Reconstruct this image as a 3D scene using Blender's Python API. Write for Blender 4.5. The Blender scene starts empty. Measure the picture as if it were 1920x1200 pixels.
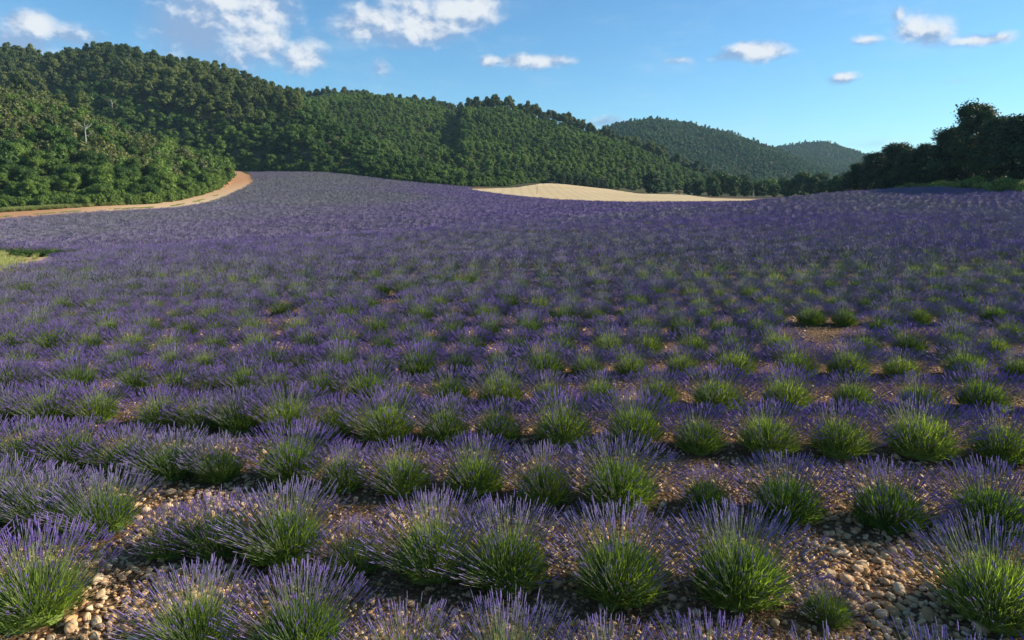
import bpy, math, random
import numpy as np
from mathutils import Vector, Matrix

random.seed(7)
RNG = np.random.default_rng(7)
S = bpy.context.scene
C = S.collection
R = math.radians

# ------------------------------------------------------------------ camera
CAM_H = 3.2
F = 1280.0                       # focal length in pixels of the 1920 wide photo
HOR = 352.0                      # horizon row in the photo
PITCH = math.atan((600 - HOR) / F)
cam_d = bpy.data.cameras.new('camera')
cam_d.lens = 24.0
cam_d.sensor_width = 36.0
cam_d.clip_start = 0.05
cam_d.clip_end = 9000
cam = bpy.data.objects.new('camera', cam_d)
cam.location = (0, 0, CAM_H)
cam.rotation_euler = (R(90) - PITCH, 0, 0)
C.objects.link(cam)
S.camera = cam
CP, SP = math.cos(PITCH), math.sin(PITCH)

# ------------------------------------------------------------------ light
SUN_AZ = R(80)                   # to the right of the view direction (+Y)
SUN_EL = R(26)
sd = bpy.data.lights.new('sun', 'SUN')
sd.energy = 5.0
sd.angle = R(0.53)
sd.color = (1.0, 0.90, 0.74)
sun = bpy.data.objects.new('sun', sd)
sdir = Vector((math.sin(SUN_AZ) * math.cos(SUN_EL), math.cos(SUN_AZ) * math.cos(SUN_EL), math.sin(SUN_EL)))
sun.rotation_euler = sdir.to_track_quat('Z', 'Y').to_euler()
sun.location = (60, 20, 60)
C.objects.link(sun)

S.view_settings.view_transform = 'Standard'
S.view_settings.look = 'None'
S.view_settings.exposure = 0.70
S.view_settings.gamma = 1.0
S.view_settings.use_curve_mapping = False
S.cycles.use_denoising = True
S.cycles.max_bounces = 5
S.cycles.diffuse_bounces = 3
S.cycles.transmission_bounces = 3
S.cycles.transparent_max_bounces = 4
S.cycles.caustics_reflective = False
S.cycles.caustics_refractive = False


def ray(px, py):
    x = (px - 960) / F
    y = -(py - 600) / F
    return np.array([x, CP + y * SP, -SP + y * CP])


def project(p):
    x, y, z = p[0], p[1], p[2] - CAM_H
    zc = y * CP - z * SP
    yc = y * SP + z * CP
    if zc <= 0.01:
        return None
    return (960 + F * x / zc, 600 - F * yc / zc, zc)


# ---- node helpers
def N(nt, kind, **kw):
    n = nt.nodes.new(kind)
    for k, v in kw.items():
        if k.startswith('in_'):
            n.inputs[int(k[3:])].default_value = v
        else:
            setattr(n, k, v)
    return n


def math_n(nt, op, a, b=None, c=None, clamp=False):
    n = nt.nodes.new('ShaderNodeMath')
    n.operation = op
    n.use_clamp = clamp
    for i, v in enumerate((a, b, c)):
        if v is None:
            continue
        if isinstance(v, (int, float)):
            n.inputs[i].default_value = v
        else:
            nt.links.new(v, n.inputs[i])
    return n.outputs[0]


def mix_c(nt, fac, a, b, blend='MIX'):
    n = nt.nodes.new('ShaderNodeMix')
    n.data_type = 'RGBA'
    n.blend_type = blend
    for i, v in ((0, fac), (6, a), (7, b)):
        if isinstance(v, (int, float)):
            n.inputs[i].default_value = v
        elif isinstance(v, tuple):
            n.inputs[i].default_value = (v[0], v[1], v[2], 1)
        else:
            nt.links.new(v, n.inputs[i])
    return n.outputs[2]


def ramp(nt, fac, stops):
    n = nt.nodes.new('ShaderNodeValToRGB')
    cr = n.color_ramp
    while len(cr.elements) > len(stops):
        cr.elements.remove(cr.elements[-1])
    while len(cr.elements) < len(stops):
        cr.elements.new(0.5)
    for e, (p, col) in zip(cr.elements, stops):
        e.position = p
        e.color = (col[0], col[1], col[2], 1) if isinstance(col, tuple) else (col, col, col, 1)
    if fac is not None:
        nt.links.new(fac, n.inputs[0])
    return n.outputs[0]


# ------------------------------------------------------------------ world: sky + clouds
W = bpy.data.worlds.new('World')
S.world = W
W.use_nodes = True
nt = W.node_tree
nt.nodes.clear()
out = N(nt, 'ShaderNodeOutputWorld')
bg = N(nt, 'ShaderNodeBackground')
bg.inputs[1].default_value = 0.089
nt.links.new(bg.outputs[0], out.inputs[0])
sky = N(nt, 'ShaderNodeTexSky')
sky.sky_type = 'NISHITA'
sky.sun_disc = False
sky.sun_elevation = SUN_EL
sky.sun_rotation = SUN_AZ
sky.altitude = 600
sky.air_density = 1.0
sky.dust_density = 0.25
sky.ozone_density = 3.2
tc = N(nt, 'ShaderNodeTexCoord')
sep = N(nt, 'ShaderNodeSeparateXYZ')
nt.links.new(tc.outputs['Generated'], sep.inputs[0])
az = math_n(nt, 'ARCTAN2', sep.outputs[0], sep.outputs[1])
el = math_n(nt, 'ARCSINE', sep.outputs[2])
comb = N(nt, 'ShaderNodeCombineXYZ')
nt.links.new(az, comb.inputs[0])
nt.links.new(el, comb.inputs[1])
AE = comb.outputs[0]


def noise(vec, scale, detail, rough, dims='3D'):
    n = N(nt, 'ShaderNodeTexNoise')
    n.noise_dimensions = dims
    n.inputs['Scale'].default_value = scale
    n.inputs['Detail'].default_value = detail
    n.inputs['Roughness'].default_value = rough
    nt.links.new(vec, n.inputs['Vector'])
    return n


def vadd(a, b, op='ADD'):
    n = N(nt, 'ShaderNodeVectorMath')
    n.operation = op
    for i, v in ((0, a), (1, b)):
        if isinstance(v, tuple):
            n.inputs[i].default_value = v
        else:
            nt.links.new(v, n.inputs[i])
    return n.outputs[0]


nz = noise(AE, 16, 4, 0.55)
warp = vadd(vadd(nz.outputs['Color'], (0.5, 0.5, 0.5), 'SUBTRACT'), (0.026, 0.02, 0), 'MULTIPLY')
P1 = vadd(AE, warp)
# px, py, half width, half height in photo pixels, strength
CLOUDS = [
    (60, 48, 52, 26, 1.05), (30, 75, 95, 34, .75), (120, 66, 80, 28, .65),
    (365, 60, 90, 66, .8), (400, 20, 115, 55, .85), (490, 15, 80, 50, .8), (420, 2, 60, 20, .9), (480, 68, 60, 46, 1.15), (350, 5, 60, 40, .65), (445, 108, 60, 32, .65),
    (566, 105, 44, 30, 1.0), (595, 85, 28, 34, .5), (713, 124, 22, 17, .5),
    (700, 48, 78, 40, .95), (800, 42, 85, 40, 1.05), (868, 22, 72, 34, 1.1), (770, 12, 70, 26, .75), (670, 12, 40, 28, .5), (905, 8, 46, 26, .8), (740, 65, 60, 26, .6),
    (917, 113, 20, 14, .95), (995, 114, 66, 15, 1.0), (1040, 110, 40, 11, .8),
    (1418, 98, 66, 18, 1.0), (1370, 106, 50, 11, .6), (1270, 115, 30, 9, .55),
    (1582, 146, 32, 13, .95), (1626, 74, 28, 11, .7),
    (1685, 30, 22, 14, .75), (1715, 52, 46, 27, .95), (1745, 62, 40, 25, .95), (1770, 58, 34, 30, .7), (1830, 72, 75, 13, .8), (1868, 68, 34, 11, .85),
    (1140, 228, 34, 12, .6), (1790, 150, 60, 8, .3), (1640, 268, 120, 14, .22),
    # the same sky goes on outside the frame
    (-260, 40, 170, 60, .8), (-620, -160, 260, 90, .9), (300, -220, 220, 80, .8), (900, -330, 260, 90, .8), (1500, -260, 200, 60, .8),
    (2150, 20, 160, 50, .8), (2500, -180, 240, 80, .85), (2100, -420, 260, 80, .8), (2900, 60, 200, 60, .8),
]
dens = None
hsum = None
white = None
for (px, py, hw, hh, st) in CLOUDS:
    r = ray(px, py)
    r = r / np.linalg.norm(r)
    a, e = math.atan2(r[0], r[1]), math.asin(r[2])
    r2 = ray(px + hw, py); r2 /= np.linalg.norm(r2)
    wa = abs(math.atan2(r2[0], r2[1]) - a) * 1.45
    r3 = ray(px, py - hh); r3 /= np.linalg.norm(r3)
    we = abs(math.asin(r3[2]) - e) * 1.5
    d = vadd(vadd(P1, (a, e, 0), 'SUBTRACT'), (1 / wa, 1 / we, 0), 'MULTIPLY')
    ln = N(nt, 'ShaderNodeVectorMath'); ln.operation = 'LENGTH'
    nt.links.new(d, ln.inputs[0])
    m = math_n(nt, 'MULTIPLY', math_n(nt, 'SUBTRACT', 1.0, ln.outputs['Value'], clamp=True), st)
    s2 = N(nt, 'ShaderNodeSeparateXYZ'); nt.links.new(d, s2.inputs[0])
    hh_ = math_n(nt, 'MULTIPLY', math_n(nt, 'MULTIPLY_ADD', s2.outputs[0], 0.55, s2.outputs[1]), m)
    dens = m if dens is None else math_n(nt, 'SMOOTH_MAX', dens, m, 0.12)
    hsum = hh_ if hsum is None else math_n(nt, 'ADD', hsum, hh_)
    if st >= .9 or px > 1200:
        white = m if white is None else math_n(nt, 'MAXIMUM', white, m)
fine = noise(vadd(P1, (1.0, 1.4, 1), 'MULTIPLY'), 30, 6, 0.55)
fineo = noise(vadd(vadd(P1, (0.008, 0.008, 0)), (1.0, 1.4, 1), 'MULTIPLY'), 30, 6, 0.55)
wisp = noise(vadd(AE, (1.0, 2.8, 1), 'MULTIPLY'), 7, 6, 0.65)
dn = math_n(nt, 'MULTIPLY_ADD', math_n(nt, 'SUBTRACT', fine.outputs[0], 0.5), 0.5, dens)
mk = math_n(nt, 'MULTIPLY', dens, 6.0, clamp=True)
dn = math_n(nt, 'MULTIPLY', dn, mk)
alpha = N(nt, 'ShaderNodeMapRange'); alpha.interpolation_type = 'SMOOTHSTEP'
nt.links.new(dn, alpha.inputs[0])
alpha.inputs[1].default_value = 0.03; alpha.inputs[2].default_value = 0.72
alpha.inputs[3].default_value = 0; alpha.inputs[4].default_value = 0.93
lit = math_n(nt, 'MULTIPLY_ADD', math_n(nt, 'SUBTRACT', fine.outputs[0], fineo.outputs[0]), 3.2,
             math_n(nt, 'MULTIPLY_ADD', hsum, 0.9, math_n(nt, 'MULTIPLY_ADD', white, 0.75, 0.10)))
litr = N(nt, 'ShaderNodeMapRange'); litr.interpolation_type = 'SMOOTHSTEP'
nt.links.new(lit, litr.inputs[0])
litr.inputs[1].default_value = -0.1; litr.inputs[2].default_value = 1.0
ccol = mix_c(nt, litr.outputs[0], (2.0, 3.0, 4.7), (6.0, 6.25, 6.5))
# thin veil low down
wv = N(nt, 'ShaderNodeMapRange'); wv.interpolation_type = 'SMOOTHSTEP'
nt.links.new(wisp.outputs[0], wv.inputs[0])
wv.inputs[1].default_value = 0.48; wv.inputs[2].default_value = 0.8
wv.inputs[3].default_value = 0; wv.inputs[4].default_value = 0.20
skyg = mix_c(nt, 1.0, sky.outputs[0], (0.70, 1.02, 1.14), 'MULTIPLY')
base = mix_c(nt, wv.outputs[0], skyg, (4.6, 5.8, 6.4))
fin = mix_c(nt, alpha.outputs[0], base, ccol)
nt.links.new(fin, bg.inputs[0])
W.cycles.sampling_method = 'MANUAL'
W.cycles.sample_map_resolution = 512


# ------------------------------------------------------------------ terrain function
KB = 15.0


def key(px, py, Y):
    r = ray(px, py)
    t = Y / r[1]
    return (r[0] * t, Y, CAM_H + r[2] * t)


def sm(a, b, x):
    t = np.clip((x - a) / (b - a), 0, 1)
    return t * t * (3 - 2 * t)


FAR = [(-400, 480, 52), (-400, 410, 110), (0, 480, 52), (0, 440, 80), (0, 411, 112), (0, 396, 124), (200, 440, 78), (200, 397, 122), (200, 388, 130),
       (330, 389, 135), (410, 373, 155), (465, 346, 200), (440, 323, 245), (473, 338, 215), (450, 400, 110), (400, 320, 260),
       (600, 440, 70), (600, 400, 105), (600, 360, 165), (600, 326, 238), (740, 342, 228), (740, 375, 145),
       (860, 352, 225), (860, 380, 140), (860, 415, 80), (960, 353, 235), (1040, 373, 170), (1040, 345, 280), (1100, 400, 100), (1160, 378, 160), (1160, 357, 300),
       (1300, 378, 160), (1275, 363, 300), (1430, 377, 165), (1430, 369, 260), (1300, 398, 100), (1500, 386, 118), (1600, 375, 140), (1600, 366, 220),
       (1750, 370, 115), (1900, 368, 100), (2300, 362, 110), (1900, 355, 200), (2300, 350, 200)]
pts = [key(*k) for k in FAR]
for u in (-1.4, -.9, -.45, 0, .3, .6, 1.0, 1.4):
    pts.append((u * 700, 700, 0.0 if u > -.1 else 6.0))
    pts.append((u * 2200, 2200, 0.0))
pts = np.array(pts)


def uv(X, Y):
    return X / (Y + KB) * 1.6, np.log(Y + KB)


def _tps(r2):
    return np.where(r2 > 1e-12, 0.5 * r2 * np.log(np.maximum(r2, 1e-12)), 0)


pu, pv = uv(pts[:, 0], pts[:, 1])
n_ = len(pts)
K_ = _tps((pu[:, None] - pu[None]) ** 2 + (pv[:, None] - pv[None]) ** 2) + np.eye(n_) * 2e-4
Pm = np.stack([np.ones(n_), pu, pv], 1)
A_ = np.block([[K_, Pm], [Pm.T, np.zeros((3, 3))]])
sol = np.linalg.solve(A_, np.concatenate([pts[:, 2], np.zeros(3)]))


def z_far(X, Y):
    u, v = uv(X, Y)
    sh = np.shape(u)
    u = np.ravel(u); v = np.ravel(v)
    o = np.empty(len(u))
    for i in range(0, len(u), 20000):
        a = slice(i, i + 20000)
        k = _tps((u[a, None] - pu) ** 2 + (v[a, None] - pv) ** 2)
        o[a] = k @ sol[:n_] + sol[n_] + sol[n_ + 1] * u[a] + sol[n_ + 2] * v[a]
    return o.reshape(sh)


_h = np.random.default_rng(3).random((256, 256))


def vnoise(x, y):
    xi = np.floor(x).astype(int); yi = np.floor(y).astype(int)
    fx = x - xi; fy = y - yi
    fx = fx * fx * (3 - 2 * fx); fy = fy * fy * (3 - 2 * fy)
    g = lambda a, b: _h[a % 256, b % 256]
    return (g(xi, yi) * (1 - fx) + g(xi + 1, yi) * fx) * (1 - fy) + (g(xi, yi + 1) * (1 - fx) + g(xi + 1, yi + 1) * fx) * fy


def fbm(x, y, o=4):
    s = 0; a = .5
    for i in range(o):
        s = s + a * (vnoise(x * 2 ** i + 17 * i, y * 2 ** i - 9 * i) - .5)
        a *= .5
    return s


# edge of the near terrace: u = X/Y against Y
EDGE_U = np.array([-1.5, -.75, -.62, -.45, -.2, .05, .3, .5, .75, 1.5])
EDGE_Y = np.array([24, 27, 33, 38, 44, 56, 75, 92, 110, 120])


def edge_y(X, Y):
    return np.interp(X / np.maximum(Y, 3), EDGE_U, EDGE_Y)


def z_base(X, Y):
    zn = 0.00052 * X * np.clip(Y, 0, 90)
    zn = np.clip(zn, -1.2, 2.6) + 0.10 * fbm(X / 9, Y / 9, 3)
    ey = edge_y(X, Y)
    t = sm(0, 1, (Y - ey) / (0.22 * ey))
    zf = z_far(X, np.maximum(Y, 20))
    return zn * (1 - t) + zf * t


# hills: crest keys (px, silhouette py, Y), foot keys, tree height to take off
HILLS = [
    ([(-900, 90, 240), (-300, 120, 240), (0, 168, 232), (100, 190, 230), (200, 225, 225), (300, 258, 220), (370, 280, 215), (415, 296, 215), (434, 318, 222), (446, 335, 235)],
     [(-900, 415, 105), (-300, 402, 116), (0, 393, 127), (200, 385, 134), (300, 380, 143), (380, 365, 166), (418, 351, 187), (434, 334, 214), (446, 322, 234)], 5.0),
    ([(-900, 60, 420), (-300, 75, 410), (0, 98, 400), (100, 97, 390), (200, 80, 380), (300, 98, 370), (400, 122, 350), (480, 146, 340), (560, 168, 320), (640, 218, 300), (740, 268, 280), (860, 318, 262), (950, 342, 262), (1010, 347, 290)],
     [(-900, 350, 260), (-300, 340, 262), (0, 330, 262), (300, 322, 262), (437, 320, 256), (600, 326, 244), (740, 341, 238), (860, 352, 233), (950, 354, 246), (1010, 348, 287)], 7.0),
    ([(300, 170, 540), (480, 160, 530), (560, 172, 520), (640, 168, 520), (700, 170, 520), (820, 186, 530), (860, 200, 540), (950, 240, 540), (1050, 300, 500), (1100, 345, 420)],
     [(300, 330, 300), (560, 330, 285), (700, 335, 285), (820, 345, 290), (950, 348, 300), (1100, 355, 340)], 6.0),
    ([(790, 340, 330), (830, 300, 360), (852, 240, 410), (872, 186, 440), (950, 186, 450), (1000, 202, 450), (1050, 216, 445), (1100, 234, 440), (1140, 246, 430), (1200, 268, 420), (1260, 292, 410), (1330, 324, 400), (1375, 356, 400)],
     [(790, 346, 300), (870, 349, 288), (950, 350, 288), (1040, 346, 288), (1160, 357, 305), (1260, 363, 325), (1375, 366, 390)], 6.0),
    ([(900, 290, 1000), (1050, 262, 1000), (1150, 235, 1000), (1220, 221, 1000), (1300, 229, 1000), (1380, 249, 1000), (1440, 271, 980), (1500, 297, 950), (1560, 326, 900), (1600, 352, 900)],
     [(900, 356, 600), (1300, 358, 600), (1600, 358, 640)], 5.0),
    ([(1200, 300, 1500), (1300, 290, 1500), (1400, 281, 1500), (1440, 275, 1500), (1500, 269, 1500), (1545, 268, 1500), (1600, 284, 1500), (1640, 298, 1500), (1720, 312, 1500), (1900, 322, 1500), (2500, 300, 1500)],
     [(1200, 356, 900), (1600, 356, 900), (2500, 356, 900)], 5.0),
]
HL = []
for cr, ft, th in HILLS:
    c3 = np.array([key(*k) for k in cr]); c3[:, 2] -= th
    f3 = np.array([key(*k) for k in ft])
    HL.append((c3[:, 0] / c3[:, 1], c3[:, 1], c3[:, 2], f3[:, 0] / f3[:, 1], f3[:, 1]))


def z_hill(i, X, Y, zb):
    cu, cY, cz, fu, fY = HL[i]
    u = X / np.maximum(Y, 5)
    yc = np.interp(u, cu, cY); zc = np.interp(u, cu, cz); yf = np.interp(u, fu, fY)
    inside = (u > cu[0]) & (u < cu[-1])
    t = (Y - yf) / np.maximum(yc - yf, 4)
    g = np.where(t < 1, np.sin(np.clip(t, 0, 1) * math.pi / 2 * 0.82) / math.sin(math.pi / 2 * 0.82), 1 - 0.9 * (t - 1) ** 1.5)
    sc = 0.5 if i < 4 else 0.22
    rib = fbm(X / 60 * sc * 2, Y / 90 * sc * 2, 4)
    am = np.maximum(zc - zb, 0)
    z = zb + am * g + rib * am * 0.42 * np.clip(t * (1.15 - t) * 4, 0, 1)
    return np.where(inside & (t > 0) & (yc - yf > 3), z, -1e3), t


def terrain(X, Y):
    X = np.asarray(X, float); Y = np.asarray(Y, float)
    zb = z_base(X, Y)
    z = zb.copy()
    for i in range(len(HL)):
        zh, _ = z_hill(i, X, Y, zb)
        z = np.maximum(z, zh)
    return z


def tz(x, y):
    return float(terrain(np.array([x]), np.array([y]))[0])


def hit(px, py, lift=0.0, y0=3.0, y1=1600):
    """first point of the base ground under a pixel"""
    r = ray(px, py)
    Ys = np.exp(np.linspace(math.log(y0), math.log(y1), 900))
    X = r[0] / r[1] * Ys; Z = CAM_H + r[2] / r[1] * Ys
    d = Z - (terrain(X, Ys) + lift)
    k = np.argmax(d < 0)
    if d[k] >= 0:
        k = len(Ys) - 1
    if k == 0:
        return X[0], Ys[0]
    a = d[k - 1] / (d[k - 1] - d[k])
    return X[k - 1] + (X[k] - X[k - 1]) * a, Ys[k - 1] + (Ys[k] - Ys[k - 1]) * a


def inpoly(px, py, poly):
    px = np.asarray(px); py = np.asarray(py)
    c = np.zeros(px.shape, bool)
    n = len(poly)
    for i in range(n):
        x1, y1 = poly[i]; x2, y2 = poly[(i + 1) % n]
        cond = ((y1 > py) != (y2 > py)) & (px < (x2 - x1) * (py - y1) / (y2 - y1 + 1e-12) + x1)
        c ^= cond
    return c


# ------------------------------------------------------------------ mesh helpers
def mesh_np(name, V, Fs, mats, mat_idx=None, smooth=False):
    """Fs: list of (n,k) int arrays"""
    me = bpy.data.meshes.new(name)
    V = np.asarray(V, np.float32)
    me.vertices.add(len(V)); me.vertices.foreach_set('co', V.ravel())
    loops = np.concatenate([f.ravel() for f in Fs]).astype(np.int32)
    tot = np.concatenate([np.full(len(f), f.shape[1], np.int32) for f in Fs])
    st = np.concatenate([[0], np.cumsum(tot)[:-1]]).astype(np.int32)
    me.loops.add(len(loops)); me.loops.foreach_set('vertex_index', loops)
    me.polygons.add(len(tot)); me.polygons.foreach_set('loop_start', st)
    if mat_idx is not None:
        me.polygons.foreach_set('material_index', np.concatenate(mat_idx).astype(np.int32))
    me.polygons.foreach_set('use_smooth', np.full(len(tot), smooth))
    for m in mats:
        me.materials.append(m)
    me.update(calc_edges=True)
    me.validate()
    return me


class Geo:
    def __init__(s):
        s.V = []; s.F = []; s.M = []; s.n = 0

    def add(s, V, F, m=0):
        s.V.append(np.asarray(V, float)); f = np.asarray(F, int) + s.n
        s.F.append(f); s.M.append(np.full(len(f), m)); s.n += len(V)

    def mesh(s, name, mats, smooth=False):
        q = [f for f in s.F]
        return mesh_np(name, np.concatenate(s.V), q, mats, s.M, smooth)


def ob(name, me, parent=None, **props):
    o = bpy.data.objects.new(name, me)
    C.objects.link(o)
    if parent is not None:
        o.parent = parent
    for k, v in props.items():
        o[k] = v
    return o


def ico(sub):
    import bmesh
    bm = bmesh.new(); bmesh.ops.create_icosphere(bm, subdivisions=sub, radius=1)
    V = np.array([v.co[:] for v in bm.verts]); Fc = np.array([[v.index for v in f.verts] for f in bm.faces])
    bm.free()
    return V, Fc


ICO1, ICO2, ICO3 = ico(1), ico(2), ico(3)


def tube(pts, rad, seg=6):
    """tapered tube through points"""
    pts = np.asarray(pts, float); V = []
    for i, p in enumerate(pts):
        d = pts[min(i + 1, len(pts) - 1)] - pts[max(i - 1, 0)]
        d /= np.linalg.norm(d) + 1e-9
        a = np.cross(d, [0.31, .95, .1]); a /= np.linalg.norm(a); b = np.cross(d, a)
        for k in range(seg):
            t = 2 * math.pi * k / seg
            V.append(p + rad[i] * (a * math.cos(t) + b * math.sin(t)))
    Fc = []
    for i in range(len(pts) - 1):
        for k in range(seg):
            Fc.append([i * seg + k, i * seg + (k + 1) % seg, (i + 1) * seg + (k + 1) % seg, (i + 1) * seg + k])
    return np.array(V), np.array(Fc)


def rot_to(dirs):
    """two unit tangents for each direction"""
    d = dirs / (np.linalg.norm(dirs, axis=1, keepdims=True) + 1e-9)
    h = np.where(np.abs(d[:, 2:3]) < .9, np.array([[0, 0, 1.0]]), np.array([[1.0, 0, 0]]))
    a = np.cross(d, h); a /= np.linalg.norm(a, axis=1, keepdims=True) + 1e-9
    return d, a, np.cross(d, a)


# ------------------------------------------------------------------ materials
def new_mat(name):
    m = bpy.data.materials.new(name)
    m.use_nodes = True
    m.node_tree.nodes.clear()
    return m


def leaf_mat(name, dark, light, trans=0.3, isl=0.45, trans_col=None, spec=0.2, rough=0.6, by='tint'):
    m = new_mat(name); t = m.node_tree
    o = N(t, 'ShaderNodeOutputMaterial')
    at = N(t, 'ShaderNodeAttribute'); at.attribute_type = 'INSTANCER'; at.attribute_name = by
    ge = N(t, 'ShaderNodeNewGeometry')
    f = math_n(t, 'MULTIPLY_ADD', math_n(t, 'SUBTRACT', ge.outputs['Random Per Island'], 0.5), 0.5, at.outputs['Fac'], clamp=True)
    c = mix_c(t, f, dark, light)
    v = math_n(t, 'MULTIPLY_ADD', ge.outputs['Random Per Island'], isl * 2, 1 - isl)
    cc = N(t, 'ShaderNodeVectorMath'); cc.operation = 'SCALE'
    t.links.new(c, cc.inputs[0]); t.links.new(v, cc.inputs['Scale'])
    p = N(t, 'ShaderNodeBsdfPrincipled')
    t.links.new(cc.outputs[0], p.inputs['Base Color'])
    p.inputs['Roughness'].default_value = rough
    p.inputs['Specular IOR Level'].default_value = spec
    tr = N(t, 'ShaderNodeBsdfTranslucent')
    tcm = mix_c(t, 1.0, cc.outputs[0], trans_col or (1.3, 1.35, 0.6), 'MULTIPLY')
    t.links.new(tcm, tr.inputs[0])
    mx = N(t, 'ShaderNodeMixShader'); mx.inputs[0].default_value = trans
    t.links.new(p.outputs[0], mx.inputs[1]); t.links.new(tr.outputs[0], mx.inputs[2])
    t.links.new(mx.outputs[0], o.inputs[0])
    return m


def simple_mat(name, c1, c2, scale, rough=0.9, bump=0.0, bscale=None, detail=5, coord='Object', rand=False):
    m = new_mat(name); t = m.node_tree
    o = N(t, 'ShaderNodeOutputMaterial'); p = N(t, 'ShaderNodeBsdfPrincipled')
    tcx = N(t, 'ShaderNodeTexCoord')
    n = N(t, 'ShaderNodeTexNoise'); n.inputs['Scale'].default_value = scale; n.inputs['Detail'].default_value = detail
    n.inputs['Roughness'].default_value = 0.6
    t.links.new(tcx.outputs[coord], n.inputs['Vector'])
    f = ramp(t, n.outputs[0], [(0.35, 0.0), (0.65, 1.0)])
    c = mix_c(t, f, c1, c2)
    if rand:
        oi = N(t, 'ShaderNodeObjectInfo')
        c = mix_c(t, 1.0, c, ramp(t, oi.outputs['Random'], rand), 'MULTIPLY')
    t.links.new(c, p.inputs['Base Color'])
    p.inputs['Roughness'].default_value = rough
    p.inputs['Specular IOR Level'].default_value = 0.2
    if bump:
        n2 = N(t, 'ShaderNodeTexNoise'); n2.inputs['Scale'].default_value = bscale or scale * 4; n2.inputs['Detail'].default_value = 8
        t.links.new(tcx.outputs[coord], n2.inputs['Vector'])
        b = N(t, 'ShaderNodeBump'); b.inputs['Strength'].default_value = bump; b.inputs['Distance'].default_value = 0.05
        t.links.new(n2.outputs[0], b.inputs['Height']); t.links.new(b.outputs[0], p.inputs['Normal'])
    t.links.new(p.outputs[0], o.inputs[0])
    return m


M_OAK = leaf_mat('oak_leaves', (0.042, 0.092, 0.022), (0.150, 0.225, 0.042), 0.33, 0.4)
M_PINE = leaf_mat('pine_needles', (0.046, 0.080, 0.028), (0.175, 0.200, 0.055), 0.3, 0.35)
M_SHRUB = leaf_mat('scrub_leaves', (0.058, 0.080, 0.026), (0.145, 0.155, 0.050), 0.25, 0.4)
M_FARW = leaf_mat('far_wood_leaves', (0.040, 0.095, 0.036), (0.105, 0.175, 0.050), 0.3, 0.35)
M_BARK = simple_mat('bark', (0.035, 0.026, 0.02), (0.09, 0.07, 0.055), 8, bump=0.5)
M_DEAD = simple_mat('bleached_wood', (0.30, 0.28, 0.24), (0.45, 0.42, 0.36), 6, bump=0.3)
M_LEAF = leaf_mat('lavender_leaves', (0.100, 0.185, 0.040), (0.310, 0.390, 0.095), 0.42, 0.45, (1.35, 1.45, 0.5))
M_STEM = leaf_mat('lavender_stems', (0.13, 0.18, 0.11), (0.26, 0.29, 0.16), 0.35, 0.35)
M_SPIKE = leaf_mat('lavender_flowers', (0.250, 0.240, 0.310), (0.200, 0.122, 0.385), 0.35, 0.4, (1.1, 1.0, 1.15), by='bloom')
M_DOAK = leaf_mat('shaded_oak_leaves', (0.014, 0.034, 0.012), (0.040, 0.075, 0.018), 0.15, 0.4)  # darker oak leaves: backlit shade of the right-hand treeline put into the colour
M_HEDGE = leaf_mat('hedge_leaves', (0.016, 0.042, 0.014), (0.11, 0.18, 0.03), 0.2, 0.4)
M_SPIKEF = leaf_mat('lavender_flowers_far', (0.250, 0.243, 0.295), (0.250, 0.165, 0.410), 0.35, 0.15, (1.1, 1.0, 1.15), by='bloom')
M_GRASS = leaf_mat('grass_blades', (0.11, 0.16, 0.035), (0.44, 0.45, 0.19), 0.35, 0.35)
M_DRY = leaf_mat('dry_twigs', (0.10, 0.075, 0.04), (0.2, 0.15, 0.08), 0.1, 0.35)
M_STONE = simple_mat('field_stone', (0.54, 0.40, 0.25), (0.78, 0.64, 0.46), 12, rough=0.8, bump=0.25, bscale=40,
                     rand=[(0, (0.60, 0.45, 0.32)), (0.25, (0.95, 0.72, 0.45)), (0.5, (0.9, 0.85, 0.78)), (0.75, (1.05, 0.82, 0.62)), (1, (1.15, 1.1, 1.0))])
M_SAND = simple_mat('track_sand', (0.50, 0.30, 0.15), (0.58, 0.38, 0.21), 0.25, bump=0.3, bscale=3)
M_STUBBLE = simple_mat('straw_stubble', (0.52, 0.39, 0.21), (0.60, 0.46, 0.26), 0.05, bump=0.4, bscale=2)
t = M_STUBBLE.node_tree
_p = [n for n in t.nodes if n.type == 'BSDF_PRINCIPLED'][0]; _src = _p.inputs['Base Color'].links[0].from_socket
_w = N(t, 'ShaderNodeTexWave'); _w.inputs['Scale'].default_value = 0.11; _w.inputs['Distortion'].default_value = 3; _w.inputs['Detail'].default_value = 3
_t = N(t, 'ShaderNodeTexCoord'); t.links.new(_t.outputs['Object'], _w.inputs['Vector'])
t.links.new(mix_c(t, ramp(t, _w.outputs[0], [(0.0, 0.35), (0.5, 0.0)]), _src, mix_c(t, 1.0, _src, (0.72, 0.70, 0.62), 'MULTIPLY')), _p.inputs['Base Color'])
M_POST = simple_mat('weathered_post', (0.25, 0.22, 0.18), (0.4, 0.36, 0.3), 5)
M_ROCK = simple_mat('pale_rock', (0.35, 0.33, 0.29), (0.5, 0.47, 0.42), 2, bump=0.5)

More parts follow.
